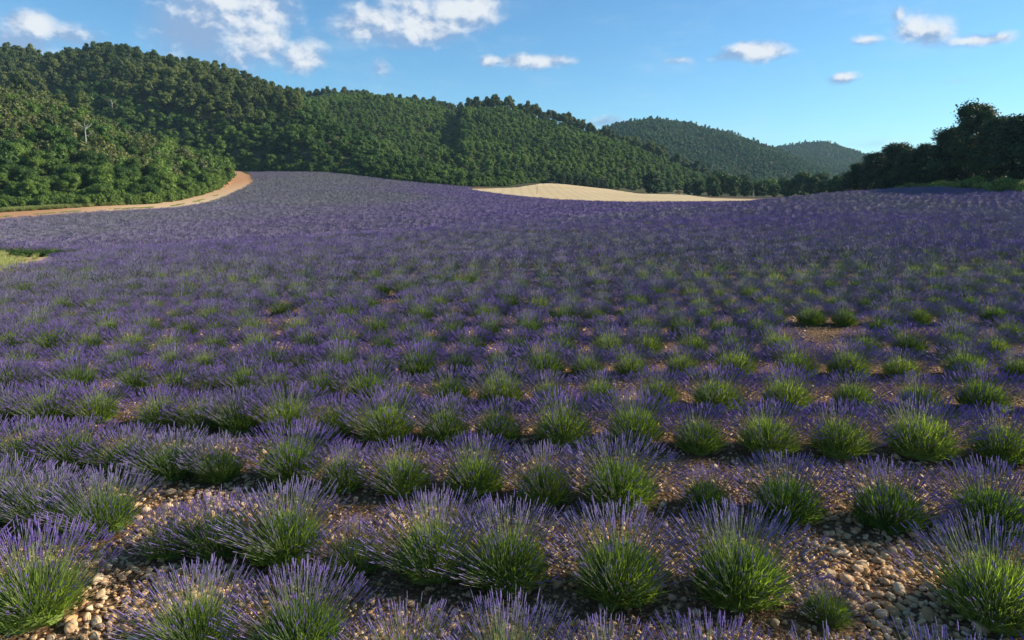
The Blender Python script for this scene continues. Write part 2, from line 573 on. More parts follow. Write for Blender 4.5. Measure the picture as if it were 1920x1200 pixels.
# ground
M_GROUND = new_mat('ground_soil'); t = M_GROUND.node_tree
o = N(t, 'ShaderNodeOutputMaterial'); p = N(t, 'ShaderNodeBsdfPrincipled')
ge = N(t, 'ShaderNodeNewGeometry')
at = N(t, 'ShaderNodeAttribute'); at.attribute_name = 'wood'
n1 = N(t, 'ShaderNodeTexNoise'); n1.inputs['Scale'].default_value = 1.7; n1.inputs['Detail'].default_value = 9; n1.inputs['Roughness'].default_value = .65
t.links.new(ge.outputs['Position'], n1.inputs['Vector'])
vo = N(t, 'ShaderNodeTexVoronoi'); vo.inputs['Scale'].default_value = 22
t.links.new(ge.outputs['Position'], vo.inputs['Vector'])
soil = mix_c(t, ramp(t, n1.outputs[0], [(0.35, 0.0), (0.68, 1.0)]), (0.090, 0.047, 0.024), (0.190, 0.112, 0.058))
stn = mix_c(t, vo.outputs['Color'], (0.22, 0.14, 0.08), (0.34, 0.25, 0.16))
soil = mix_c(t, ramp(t, vo.outputs['Distance'], [(0.28, 0.75), (0.42, 0.0)]), soil, stn)
n2 = N(t, 'ShaderNodeTexNoise'); n2.inputs['Scale'].default_value = 0.12; n2.inputs['Detail'].default_value = 8
t.links.new(ge.outputs['Position'], n2.inputs['Vector'])
litter = mix_c(t, n2.outputs[0], (0.045, 0.052, 0.022), (0.085, 0.078, 0.038))
t.links.new(mix_c(t, at.outputs['Fac'], soil, litter), p.inputs['Base Color'])
p.inputs['Roughness'].default_value = 0.95; p.inputs['Specular IOR Level'].default_value = 0.1
b = N(t, 'ShaderNodeBump'); b.inputs['Strength'].default_value = 0.7; b.inputs['Distance'].default_value = 0.04
n3 = N(t, 'ShaderNodeTexNoise'); n3.inputs['Scale'].default_value = 14; n3.inputs['Detail'].default_value = 8
t.links.new(ge.outputs['Position'], n3.inputs['Vector'])
t.links.new(math_n(t, 'SUBTRACT', n3.outputs[0], math_n(t, 'MULTIPLY', vo.outputs['Distance'], 0.6)), b.inputs['Height'])
t.links.new(b.outputs[0], p.inputs['Normal']); t.links.new(p.outputs[0], o.inputs[0])

# ------------------------------------------------------------------ ground sheet (to the horizon)
ys = np.concatenate([np.linspace(-12, 2, 15)[:-1], np.exp(np.linspace(math.log(2), math.log(3000), 420))])
us = np.linspace(-1.75, 1.75, 420)
YY = np.repeat(ys[:, None], len(us), 1)
XX = us[None] * (YY + KB)
ZZ = terrain(XX, YY)
HILLY = terrain(XX, YY) - z_base(XX, YY)
V = np.stack([XX, YY, ZZ], -1).reshape(-1, 3)
ii = np.arange(len(ys) - 1)[:, None] * len(us) + np.arange(len(us) - 1)[None]
Fq = np.stack([ii, ii + 1, ii + 1 + len(us), ii + len(us)], -1).reshape(-1, 4)
me = mesh_np('ground', V, [Fq], [M_GROUND], smooth=True)
a = me.attributes.new('wood', 'FLOAT', 'POINT')
wood = np.clip(HILLY.ravel() * 2, 0, 1)
pxs = V[:, 0] / np.maximum(V[:, 1], 1)
wood = np.maximum(wood, np.clip((V[:, 1] - np.interp(pxs, [-1.5, -.8, -.42, -.36, -.1, .06, .25, .37, .5, .75, 1.5], [114, 121, 215, 240, 228, 236, 244, 200, 138, 92, 92])) / 6, 0, 1))
a.data.foreach_set('value', wood.astype(np.float32))
ground = ob('ground', me, kind='structure')


def sheet(name, upper, lower, mat, lift, nu=120, nv=14):
    """a sheet of ground between two edges given as photo sight lines, laid on the terrain"""
    def line(L):
        P = np.array([hit(*q) for q in L])
        s = np.concatenate([[0], np.cumsum(np.linalg.norm(np.diff(P, axis=0), axis=1))]); s /= s[-1]
        tt = np.linspace(0, 1, nu)
        return np.stack([np.interp(tt, s, P[:, 0]), np.interp(tt, s, P[:, 1])], 1)
    A = line(upper); B = line(lower)
    w = np.linspace(0, 1, nv)[None, :, None]
    P = A[:, None] * (1 - w) + B[:, None] * w
    P[:, 0] += RNG.normal(0, .35, (nu, 2)); P[:, -1] += RNG.normal(0, .35, (nu, 2))
    Z = terrain(P[..., 0], P[..., 1]) + lift
    Vv = np.concatenate([P, Z[..., None]], -1).reshape(-1, 3)
    i2 = np.arange(nu - 1)[:, None] * nv + np.arange(nv - 1)[None]
    Ff = np.stack([i2, i2 + 1, i2 + 1 + nv, i2 + nv], -1).reshape(-1, 4)[:, ::-1]
    m = mesh_np(name, Vv, [Ff], [mat], smooth=True)
    return ob(name, m, kind='structure'), P


TRK_UP = [(-250, 406), (0, 399), (100, 393), (220, 386), (290, 383), (330, 378), (380, 366), (416, 352), (434, 338), (434, 326), (425, 321)]
TRK_LO = [(-250, 430), (0, 416), (100, 408), (190, 402), (270, 397), (330, 394), (370, 388), (410, 378), (440, 364), (466, 351), (476, 341), (470, 329), (442, 320)]
M_TRACK = new_mat('track_dirt'); t = M_TRACK.node_tree
o = N(t, 'ShaderNodeOutputMaterial'); p = N(t, 'ShaderNodeBsdfPrincipled')
ge = N(t, 'ShaderNodeNewGeometry'); sx = N(t, 'ShaderNodeSeparateXYZ'); t.links.new(ge.outputs['Position'], sx.inputs[0])
mr = N(t, 'ShaderNodeMapRange'); t.links.new(sx.outputs[0], mr.inputs[0]); mr.inputs[1].default_value = -82; mr.inputs[2].default_value = -60
n1 = N(t, 'ShaderNodeTexNoise'); n1.inputs['Scale'].default_value = 0.5; n1.inputs['Detail'].default_value = 7; t.links.new(ge.outputs['Position'], n1.inputs['Vector'])
cA = mix_c(t, mr.outputs[0], (0.54, 0.275, 0.12), (0.78, 0.61, 0.38))
t.links.new(mix_c(t, n1.outputs[0], cA, mix_c(t, 1.0, cA, (0.75, 0.68, 0.6), 'MULTIPLY')), p.inputs['Base Color'])
p.inputs['Roughness'].default_value = 1.0
t.links.new(p.outputs[0], o.inputs[0])
sheet('dirt_track', TRK_UP, TRK_LO, M_TRACK, 0.10, 160, 10)
WH_UP = [(882, 355), (970, 352), (1026, 344.5), (1045, 344), (1115, 351), (1160, 358), (1200, 364), (1245, 365), (1276, 364), (1330, 372), (1438, 375)]
WH_LO = [(882, 358), (950, 369), (1040, 378), (1100, 381), (1160, 383), (1200, 383.5), (1240, 383.5), (1300, 383), (1360, 382.5), (1400, 382), (1438, 381)]
sheet('stubble_field', WH_UP, WH_LO, M_STUBBLE, 0.14, 160, 16)

# region tests in plan, from the same edges
def plan(L):
    return [tuple(hit(*q)) for q in L]
POLY_TRACK = plan(TRK_UP) + plan(TRK_LO)[::-1]
POLY_WHEAT = plan(WH_UP) + plan(WH_LO)[::-1]
VERGE = [(-260, 478), (0, 476), (60, 480), (150, 483), (100, 492), (0, 512), (-260, 545)]
POLY_VERGE = [tuple(hit(*q)) for q in VERGE]
NO_LAV = [tuple(hit(*q)) for q in [(-260, 474), (0, 474), (70, 479), (150, 482), (130, 494), (95, 508), (0, 532), (-260, 565)]]
# outer limit of the lavender: the wood edges
LIM_U = np.array([-1.6, -.8, -.75, -.6, -.49, -.44, -.40, -.375, -.28, -.17, -.08, -.06, 0.0, .06, .15, .25, .37, .45, .5, .6, .75, 1.6])
LIM_Y = np.array([100, 110, 111, 121, 134, 155, 190, 238, 240, 232, 226, 222, 186, 170, 163, 160, 162, 146, 124, 101, 84, 84])

# verge patch: sandy soil
pv_ = np.array(POLY_VERGE)
M_VERGE = simple_mat('sandy_verge', (0.38, 0.22, 0.11), (0.58, 0.42, 0.25), 2.5, bump=0.5, bscale=12)
gx = np.linspace(pv_[:, 0].min(), pv_[:, 0].max(), 70); gy = np.linspace(pv_[:, 1].min(), pv_[:, 1].max(), 60)
GX, GY = np.meshgrid(gx, gy)
GZ = terrain(GX, GY) + 0.02
ii = np.arange(59)[:, None] * 70 + np.arange(69)[None]
Fq = np.stack([ii, ii + 1, ii + 71, ii + 70], -1).reshape(-1, 4)
cen = np.stack([GX, GY], -1).reshape(-1, 2)[Fq].mean(1)
keep = inpoly(cen[:, 0], cen[:, 1], POLY_VERGE)
ob('sandy_verge', mesh_np('sandy_verge', np.stack([GX, GY, GZ], -1).reshape(-1, 3), [Fq[keep]], [M_VERGE], smooth=True), kind='structure')


# ------------------------------------------------------------------ geometry-nodes scatter
def scatter(name, P, rotz, scl, idx, protos, tint=None, bloom=None, tilt=None, parent=None, **props):
    me = bpy.data.meshes.new(name)
    P = np.asarray(P, np.float32)
    me.vertices.add(len(P)); me.vertices.foreach_set('co', P.ravel())

    def att(nm, ty, arr, f='value'):
        a = me.attributes.new(nm, ty, 'POINT'); a.data.foreach_set(f, np.ascontiguousarray(arr).ravel())
    n = len(P)
    rot = np.zeros((n, 3), np.float32); rot[:, 2] = rotz
    if tilt is not None:
        rot[:, :2] = tilt
    att('rot', 'FLOAT_VECTOR', rot, 'vector')
    scl = np.asarray(scl, np.float32)
    if scl.ndim == 1:
        scl = np.repeat(scl[:, None], 3, 1)
    att('scl', 'FLOAT_VECTOR', scl.astype(np.float32), 'vector')
    att('idx', 'INT', np.asarray(idx, np.int32))
    att('tint', 'FLOAT', (np.full(n, .5) if tint is None else tint).astype(np.float32))
    att('bloom', 'FLOAT', (np.full(n, .5) if bloom is None else bloom).astype(np.float32))
    col = bpy.data.collections.new(name + '_sources')
    for k, m in enumerate(protos):
        q = bpy.data.objects.new('%s_source_%02d' % (name, k), m)
        col.objects.link(q)
    g = bpy.data.node_groups.new(name, 'GeometryNodeTree')
    g.interface.new_socket('Geometry', in_out='INPUT', socket_type='NodeSocketGeometry')
    g.interface.new_socket('Geometry', in_out='OUTPUT', socket_type='NodeSocketGeometry')
    gi = g.nodes.new('NodeGroupInput'); go = g.nodes.new('NodeGroupOutput')
    ci = g.nodes.new('GeometryNodeCollectionInfo')
    ci.inputs['Collection'].default_value = col
    ci.inputs['Separate Children'].default_value = True
    ci.inputs['Reset Children'].default_value = True
    iop = g.nodes.new('GeometryNodeInstanceOnPoints')
    iop.inputs['Pick Instance'].default_value = True

    def na(nm, ty):
        q = g.nodes.new('GeometryNodeInputNamedAttribute'); q.data_type = ty; q.inputs[0].default_value = nm
        return q.outputs[0]
    g.links.new(gi.outputs[0], iop.inputs['Points'])
    g.links.new(ci.outputs[0], iop.inputs['Instance'])
    g.links.new(na('idx', 'INT'), iop.inputs['Instance Index'])
    e2r = g.nodes.new('FunctionNodeEulerToRotation')
    g.links.new(na('rot', 'FLOAT_VECTOR'), e2r.inputs[0])
    g.links.new(e2r.outputs[0], iop.inputs['Rotation'])
    g.links.new(na('scl', 'FLOAT_VECTOR'), iop.inputs['Scale'])
    g.links.new(iop.outputs[0], go.inputs[0])
    o = ob(name, me, parent, **props)
    md = o.modifiers.new('scatter', 'NODES'); md.node_group = g
    return o


# ------------------------------------------------------------------ lavender
def blades(rng, root, d, L, w, bend, nseg=2):
    """flat tapering blades; returns V,F(quads/tri as quads degenerate avoided)"""
    n = len(root)
    dd, a, b = rot_to(d)
    ang = rng.random(n) * 6.283
    side = a * np.cos(ang)[:, None] + b * np.sin(ang)[:, None]
    up = np.array([0, 0, 1.0])
    V = []
    for k in range(nseg + 1):
        t = k / nseg
        c = root + dd * (L * t)[:, None] + up * (bend * t * t * L)[:, None]
        ww = (w * (1 - 0.85 * t))[:, None]
        V.append(c - side * ww); V.append(c + side * ww)
    V = np.stack(V, 1).reshape(-1, 3)
    base = np.arange(n)[:, None] * (2 * (nseg + 1))
    Fc = []
    for k in range(nseg):
        Fc.append(base + np.array([[2 * k, 2 * k + 1, 2 * k + 3, 2 * k + 2]]))
    return V, np.concatenate(Fc)


def prism(c0, c1, r0, r1, seg=3, rot=0.0):
    n = len(c0)
    d, a, b = rot_to(c1 - c0)
    V = []
    for c, r in ((c0, r0), (c1, r1)):
        for k in range(seg):
            t = 6.2832 * k / seg + rot
            V.append(c + (a * math.cos(t) + b * math.sin(t)) * np.reshape(r, (-1, 1)))
    V = np.stack(V, 1).reshape(-1, 3)
    base = np.arange(n)[:, None] * (2 * seg)
    Fc = [base + np.array([[k, (k + 1) % seg, seg + (k + 1) % seg, seg + k]]) for k in range(seg)]
    return V, np.concatenate(Fc)


def spikes(c0, c1, r, seg=4):
    """bipyramid-like flower heads: tip, two rings, tip"""
    n = len(c0)
    d, a, b = rot_to(c1 - c0)
    V = [c0]
    rings = ((.14, .9), (.26, .5), (.42, 1.0), (.56, .55), (.74, .8)) if seg == 4 else ((.22, 1.0), (.62, .8))
    for tt, rr in rings:
        c = c0 + (c1 - c0) * tt
        for k in range(seg):
            t = 6.2832 * k / seg
            V.append(c + (a * math.cos(t) + b * math.sin(t)) * (r * rr)[:, None])
    V.append(c1)
    V = np.stack(V, 1).reshape(-1, 3)
    nr = len(rings)
    m = 2 + nr * seg
    base = np.arange(n)[:, None] * m
    T, Q = [], []
    for k in range(seg):
        k2 = (k + 1) % seg
        T.append(base + np.array([[0, 1 + k2, 1 + k]]))
        for q in range(nr - 1):
            Q.append(base + np.array([[1 + q * seg + k, 1 + q * seg + k2, 1 + (q + 1) * seg + k2, 1 + (q + 1) * seg + k]]))
        T.append(base + np.array([[1 + (nr - 1) * seg + k, 1 + (nr - 1) * seg + k2, m - 1]]))
    return V, np.concatenate(T), np.concatenate(Q)


def lav_geo(seed, nst, nlf, wst, wsp, lsp, splay=1.15, cs=1.0):
    rng = np.random.default_rng(seed)
    # leafy cushion
    g = Geo()
    v, f = ICO2 if nst > 200 else (ICO2 if nst > 60 else ICO1)
    vv = v.copy()
    bump = 1 + 0.22 * np.sin(v[:, 0] * 7 + seed) * np.cos(v[:, 1] * 6 - seed) + rng.normal(0, .05, len(v))
    vv = vv * bump[:, None] * np.array([.23, .23, .18]); vv[:, 2] += .05; vv *= cs
    g.add(vv, f, 0)
    th = np.arccos(1 - rng.random(nlf) * 1.05); ph = rng.random(nlf) * 6.283
    dirs = np.stack([np.sin(th) * np.cos(ph), np.sin(th) * np.sin(ph), np.cos(th)], 1)
    root = dirs * np.array([.285, .285, .23]) * (0.7 + .4 * rng.random((nlf, 1))) + np.array([0, 0, .07])
    root = root * cs
    d2 = dirs * .9 + np.array([0, 0, .6]) + rng.normal(0, .38, (nlf, 3))
    sc = 1.0 if nst > 200 else (1.5 if nst > 60 else 2.2)
    V_, F_ = blades(rng, root, d2, rng.uniform(.09, .19, nlf), np.full(nlf, .0055 * sc), np.full(nlf, .12))
    g.add(V_, F_, 0)
    # flower stalks
    h = Geo()
    th = .10 + splay * rng.random(nst) ** .62 * 1.02; ph = rng.random(nst) * 6.283
    th = np.minimum(th, 1.38)
    dirs = np.stack([np.sin(th) * np.cos(ph), np.sin(th) * np.sin(ph), np.cos(th)], 1)
    root = dirs * np.array([.13, .13, .06]) + np.array([0, 0, .10])
    L = rng.uniform(.34, .50, nst) * (1 + .20 * (th / 1.2) ** 1.5)
    mid = root + (dirs + rng.normal(0, .05, (nst, 3))) * (L * .5)[:, None]
    d3 = dirs + np.array([0, 0, .34]) * (th[:, None]) + rng.normal(0, .06, (nst, 3))
    d3 /= np.linalg.norm(d3, axis=1, keepdims=True)
    top = mid + d3 * (L * .5)[:, None]
    lh = rng.uniform(.7, 1.25, nst) * lsp
    tip = top + (d3 + rng.normal(0, .05, (nst, 3))) * lh[:, None]
    if nst > 60:
        for (p0, p1) in ((root, mid), (mid, top)):
            V_, F_ = prism(p0, p1, np.full(nst, wst), np.full(nst, wst * .8))
            h.add(V_, F_, 0)
    V_, T_, Q_ = spikes(top, tip, rng.uniform(.75, 1.2, nst) * wsp, 4 if nst > 200 else 3)
    n0 = h.n
    h.add(V_, T_, 1); h.F.append(Q_ + n0); h.M.append(np.full(len(Q_), 1))
    return g, h


def merge(g, h, off):
    q = Geo(); q.V = g.V + h.V; q.F = g.F + [f + g.n for f in h.F]; q.M = g.M + [m + off for m in h.M]; q.n = g.n + h.n
    return q


NV = 8
NEAR = []
for k in range(NV):
    g, h = lav_geo(100 + k, 520 + 20 * (k % 3), 1500, .0014, .0047, .082, splay=1.1 + .06 * (k % 4))
    NEAR.append((g.mesh('foliage', [M_LEAF]), h.mesh('flower_stalks', [M_STEM, M_SPIKE])))
MID = []
for k in range(6):
    g, h = lav_geo(200 + k, 225, 520, .0020, .0066, .09, cs=.97, splay=1.1 + .06 * (k % 4))
    MID.append(merge(g, h, 1).mesh('lavender_mid', [M_LEAF, M_STEM, M_SPIKE]))
MID2 = []
for k in range(5):
    g, h = lav_geo(250 + k, 280, 260, .0024, .0080, .10, splay=1.08 + .05 * (k % 4), cs=.72)
    MID2.append(merge(g, h, 1).mesh('lavender_mid', [M_LEAF, M_STEM, M_SPIKE]))
FARL = []
for k in range(4):
    g, h = lav_geo(300 + k, 130, 90, .0028, .014, .12, splay=1.15)
    FARL.append(merge(g, h, 1).mesh('lavender_far', [M_LEAF, M_STEM, M_SPIKEF]))

# rows measured from the photo: (px, py) of each cushion, optional size
ROWS = [
    [(-130, 1080), (60, 1120, 1.15), (365, 1180, .95), (560, 1190, 1.0), (760, 1262, .95), (950, 1282), (1140, 1300), (1340, 1312, .95), (1560, 1330, .9), (1790, 1335), (2050, 1345)],
    [(-160, 930), (-80, 935), (5, 940), (90, 955), (190, 965, 1.0), (320, 1005, .7), (410, 1005, .85), (535, 1012, 1.1), (665, 1035, .75), (812, 1040, 1.1), (950, 1055, 1.15), (1160, 1080, 1.15), (1385, 1085, 1.2), (1552, 1125, .55), (1870, 1120, 1.25), (2090, 1130)],
    [(-140, 835), (-45, 845), (50, 850), (140, 850), (238, 855), (325, 868), (410, 872, .85), (545, 872, 1.1), (645, 888, .8), (755, 893), (890, 893, 1.05), (1020, 910, .95), (1160, 915, 1.2), (1325, 925, .75), (1475, 942), (1665, 955, 1.05), (1860, 965, 1.15), (2060, 970)],
    [(-130, 765), (-60, 768), (15, 768), (90, 773), (180, 768), (300, 775), (380, 780, .9), (450, 785), (540, 782, 1.1), (632, 790, .9), (725, 800, 1.15), (835, 802, 1.0), (935, 803, .95), (1055, 806, 1.15), (1190, 806, 1.15), (1310, 820), (1440, 823, 1.15), (1575, 827, 1.05), (1725, 828, 1.3), (1880, 836, 1.15), (2040, 842), (2180, 848)],
    [(-60, 715), (20, 718), (80, 716, .8), (145, 715), (255, 718), (330, 720, .85), (400, 722, .8), (460, 722), (520, 725, .9), (605, 727), (688, 730, 1.05), (757, 741, .8), (845, 737), (940, 740, 1.1), (1030, 740), (1125, 737, .9), (1235, 741), (1345, 747, 1.15), (1475, 745, 1.1), (1600, 746), (1725, 745), (1842, 750, 1.1), (1960, 752), (2080, 755)],
    [(-50, 682), (35, 683), (130, 683), (220, 685), (325, 682, .9), (385, 683), (450, 683, .8), (510, 682, 1.05), (575, 684, .9), (640, 686), (712, 687, .85), (785, 690, 1.15), (865, 686), (940, 686, .95), (1020, 690, 1.1), (1100, 690), (1185, 687), (1280, 687), (1380, 687, 1.05), (1495, 690, 1.1), (1590, 690, 1.1), (1690, 690), (1810, 690, 1.05), (1910, 692), (2020, 694)],
]
bush = []           # (row, X, Y, size)
for r_i, row in enumerate(ROWS):
    for q in row:
        x, y = hit(q[0], q[1], 0.16, y0=1.5, y1=60)
        s = q[2] if len(q) > 2 else RNG.uniform(.86, 1.08)
        bush.append((r_i, x, y, s))
for r_i in range(6):                     # the rows go on beyond both sides of the frame
    rr_ = [b_ for b_ in bush if b_[0] == r_i]
    for end, sg in ((min(rr_, key=lambda q: q[1]), -1), (max(rr_, key=lambda q: q[1]), 1)):
        for k in range(1, 13):
            x = end[1] + sg * .88 * k
            bush.append((r_i, x, end[2] + (x - end[1]) * -.08 + RNG.normal(0, .05), RNG.uniform(.86, 1.08)))
last = np.array(sorted([(b_[1], b_[2]) for b_ in bush if b_[0] == 5]))
GAPS = [(1555, 628, .7), (1740, 625, .6)]
row_id = 6
yy = 0.0
while True:
    yy += 1.5
    yc = float(np.interp(0, last[:, 0], last[:, 1])) + yy
    if yc > 262:
        break
    um = 1.05 if yc < 60 else 0.98
    hw = um * yc + 8
    sp = 0.84
    xs = np.arange(-hw, hw, sp)
    xs = xs + RNG.normal(0, .065, len(xs)) + (0.42 if row_id % 2 else 0) * 0.4 + 0.9 * math.sin(row_id * .7) * .2
    k0 = np.interp(xs, last[:, 0], last[:, 1] - np.interp(0, last[:, 0], last[:, 1]))
    ysr = yc + k0 * math.exp(-yy / 12) + 0.012 * xs * min(yy / 20, 1) + RNG.normal(0, .045, len(xs)) + .3 * fbm(xs / 14, np.full(len(xs), yc / 40), 2)
    keep = RNG.random(len(xs)) > 0.012
    for x, y in zip(xs[keep], ysr[keep]):
        bush.append((row_id, x, y, RNG.uniform(.88, 1.10)))
    row_id += 1
bush = np.array(bush)
bush[:, 3] *= .865 + .085 * sm(14, 30, bush[:, 2])
bx, by = bush[:, 1], bush[:, 2]
ok = by < np.interp(bx / by, LIM_U, LIM_Y)
ok &= ~inpoly(bx, by, NO_LAV) & ~inpoly(bx, by, POLY_TRACK) & ~inpoly(bx, by, POLY_WHEAT)
for (px, py, rr) in GAPS:
    hx, hy = hit(px, py, 0.1)
    ok &= (bx - hx) ** 2 + (by - hy) ** 2 > rr ** 2
bush = bush[ok]
bz = terrain(bush[:, 1], bush[:, 2])
print('bushes', len(bush))


def tag(o, label, cat, group=None):
    o['label'] = label; o['category'] = cat
    if group:
        o['group'] = group
    return o


_o = 'first second third fourth fifth sixth seventh eighth ninth tenth eleventh twelfth thirteenth fourteenth fifteenth sixteenth seventeenth eighteenth nineteenth'.split()
ORD = [''] + _o
for d_ in ('twenty', 'thirty', 'forty', 'fifty', 'sixty', 'seventy', 'eighty', 'ninety'):
    ORD += [d_[:-1] + 'ieth'] + [d_ + '-' + q for q in _o[:9]]


inframe = []
for i, (b_, z) in enumerate(zip(bush, bz)):
    q = project((b_[1], b_[2], z + .3))
    inframe.append(q is not None and -25 < q[0] < 1945 and q[1] < 1290 and b_[2] < 60)
inframe = np.array(inframe)
# whole rows from the nearest on, up to about 290 bushes
single = []
for r_i in range(0, 30):
    sel = [i for i in range(len(bush)) if inframe[i] and int(bush[i, 0]) == r_i]
    if len(single) + len(sel) > 297:
        sel = []
        break
    sel.sort(key=lambda i: bush[i, 1] / bush[i, 2])
    for k, i in enumerate(sel):
        s = bush[i, 3]
        sz = 'small ' if s < .74 else ('broad ' if s > .99 else '')
        m_ = len(sel) - k
        if m_ <= 8:
            lab = '%slavender bush, %s from the right in the %s row up from the bottom' % (sz, ORD[m_], ORD[r_i + 1])
        else:
            lab = '%slavender bush, %s from the left in the %s row up from the bottom' % (sz, ORD[k + 1], ORD[r_i + 1])
        single.append((i, lab))
print('single bushes', len(single), 'rows', r_i)
GRP = 'lavender bushes planted in rows across the field'
tint_b = np.clip(.5 + 1.6 * fbm(bush[:, 1] / 3.1, bush[:, 2] / 3.1, 2) + RNG.normal(0, .16, len(bush)), 0, 1)
far_t = sm(0, 1, (bush[:, 2] - edge_y(bush[:, 1], bush[:, 2])) / (0.45 * edge_y(bush[:, 1], bush[:, 2])) + .25)
pale = np.zeros(len(bush))
for (px, py, rx_, ry_, a_) in ((560, 345, 30, 60, .8), (650, 372, 16, 26, 1.0), (480, 375, 14, 30, .6), (250, 410, 30, 25, .5), (60, 440, 25, 18, .4)):
    hx, hy = hit(px, py, .3)
    pale = np.maximum(pale, a_ * np.exp(-((bush[:, 1] - hx) / rx_) ** 2 - ((bush[:, 2] - hy) / ry_) ** 2))
bloom_b = np.clip(.74 - .02 * far_t - .36 * sm(10, 24, bush[:, 2]) * (1 - far_t) - 1.2 * pale + (1.0 - .4 * far_t) * fbm(bush[:, 1] / 12 + 5, bush[:, 2] / 12, 3) + RNG.normal(0, 1, len(bush)) * (.13 - .09 * far_t), 0, 1)
tint_b = np.clip(tint_b + pale * .3, 0, 1)
for j, (i, lab) in enumerate(single):
    _, x, y, s = bush[i]
    r_ = bpy.data.objects.new('lavender_bush', None); C.objects.link(r_)
    r_.empty_display_size = .2
    r_.location = (x, y, bz[i] - .01); r_.rotation_euler = (0, 0, RNG.random() * 6.283)
    r_.scale = (s, s, s * RNG.uniform(.92, 1.08))
    tag(r_, lab, 'lavender', GRP)
    fo, st = NEAR[j % NV]
    for nm, m in (('foliage', fo), ('flower_stalks', st)):
        c = ob(nm, m, r_, kind='stuff')
        c['tint'] = float(tint_b[i]); c['bloom'] = float(bloom_b[i])
rest = np.ones(len(bush), bool); rest[[i for i, _ in single]] = False
# only what a camera standing here or a step aside can see
ids = np.where(rest)[0]
dist = bush[ids, 2]
lodd = dist + RNG.normal(0, 2.5, len(ids))
mid = ids[lodd < 25]; mid2 = ids[(lodd >= 25) & (lodd < 55)]; far = ids[lodd >= 55]
allid = np.concatenate([mid, mid2, far])
idx = np.concatenate([RNG.integers(0, 6, len(mid)), RNG.integers(6, 11, len(mid2)), RNG.integers(11, 15, len(far))])
P = np.stack([bush[allid, 1], bush[allid, 2], bz[allid]], 1)
sc = bush[allid, 3] * np.where(bush[allid, 2] > 42, 1.08, 1.0)
scatter('lavender_rows', P, RNG.random(len(P)) * 6.283, sc, idx, MID + MID2 + FARL, tint_b[allid], bloom_b[allid],
        kind='stuff', label='rest of the lavender field running back to the woods', category='lavender')


# ------------------------------------------------------------------ stones
def stone_mesh(seed, icos=ICO2):
    rng = np.random.default_rng(seed)
    v, f = icos
    v = v.copy()
    for _ in range(9):
        d = rng.normal(size=3); d /= np.linalg.norm(d)
        c = rng.uniform(.42, .85)
        s = v @ d
        v = v - np.outer(np.maximum(s - c, 0), d) * .85
    v *= 1 + .06 * np.sin(v @ rng.normal(size=(3,)) * 4)[:, None]
    v *= np.array([1.0, rng.uniform(.65, .9), rng.uniform(.45, .65)])
    return mesh_np('stone', v, [f], [M_STONE], smooth=True)


STONES = [stone_mesh(k) for k in range(9)]
# candidate stones over the near soil
ns = 95000
d_ = 3.0 + 19 * RNG.random(ns) ** 1.25
u_ = RNG.uniform(-.95, .95, ns)
sx_, sy_ = u_ * (d_ + 1.2), d_
ssz = np.exp(RNG.normal(math.log(.0175), .48, ns))
ssz = np.clip(ssz, .008, .06)
patch = np.array([hit(1640, 1090), hit(240, 1090), hit(330, 940), hit(1600, 940)])
for (hx, hy) in patch:
    near = np.hypot(sx_ - hx, sy_ - hy) < .8
    ssz[near] *= 1.35
nearest = np.full(ns, 9.0)
nb = bush[bush[:, 2] < 24]
for b_ in nb:
    nearest = np.minimum(nearest, np.hypot(sx_ - b_[1], sy_ - b_[2]) / b_[3])
inpatch = np.zeros(ns, bool)
for (hx, hy) in patch:
    inpatch |= np.hypot(sx_ - hx, sy_ - hy) < .9 + .4 * RNG.random(ns)
okk = (inpatch | (RNG.random(ns) < .55)) & (nearest > .17) & (RNG.random(ns) < np.clip(nearest * 1.7, .25, 1))
sx_, sy_, ssz, nearest = sx_[okk], sy_[okk], ssz[okk], nearest[okk]
sz_ = terrain(sx_, sy_)
pp = [project((x, y, z)) for x, y, z in zip(sx_, sy_, sz_)]
big = np.array([(s / q[2] * F if (q and 5 < q[0] < 1915 and q[1] < 1195 and n > .36) else 0) for q, s, n in zip(pp, ssz, nearest)])
order = np.argsort(-big)
bigi = set(order[:290].tolist())
for k in order[:290]:
    o = bpy.data.objects.new('stone', STONES[int(k) % len(STONES)]); C.objects.link(o); o.parent = ground
    s = ssz[k]
    o.location = (sx_[k], sy_[k], sz_[k] + s * .22); o.scale = (s, s, s)
    o.rotation_euler = (RNG.normal(0, .3), RNG.normal(0, .3), RNG.random() * 6.283)
rs = np.array([k for k in range(len(sx_)) if k not in bigi])
scatter('stones', np.stack([sx_[rs], sy_[rs], sz_[rs] + ssz[rs] * .2], 1), RNG.random(len(rs)) * 6.283, ssz[rs], RNG.integers(0, 9, len(rs)), STONES,
        tilt=RNG.normal(0, .3, (len(rs), 2)), parent=ground, kind='stuff')


# dry straw and old stalks lying between the plants
def litter_mesh(seed):
    rng = np.random.default_rng(seed); n = 14
    a = rng.random(n) * 6.283
    d = np.stack([np.cos(a), np.sin(a), rng.uniform(-.05, .15, n)], 1)
    root = np.stack([rng.normal(0, .09, n), rng.normal(0, .09, n), rng.uniform(.006, .03, n)], 1)
    V, Fc = blades(rng, root, d, rng.uniform(.04, .14, n), np.full(n, .0022), np.zeros(n))
    return mesh_np('litter', V, [Fc], [M_STRAW])


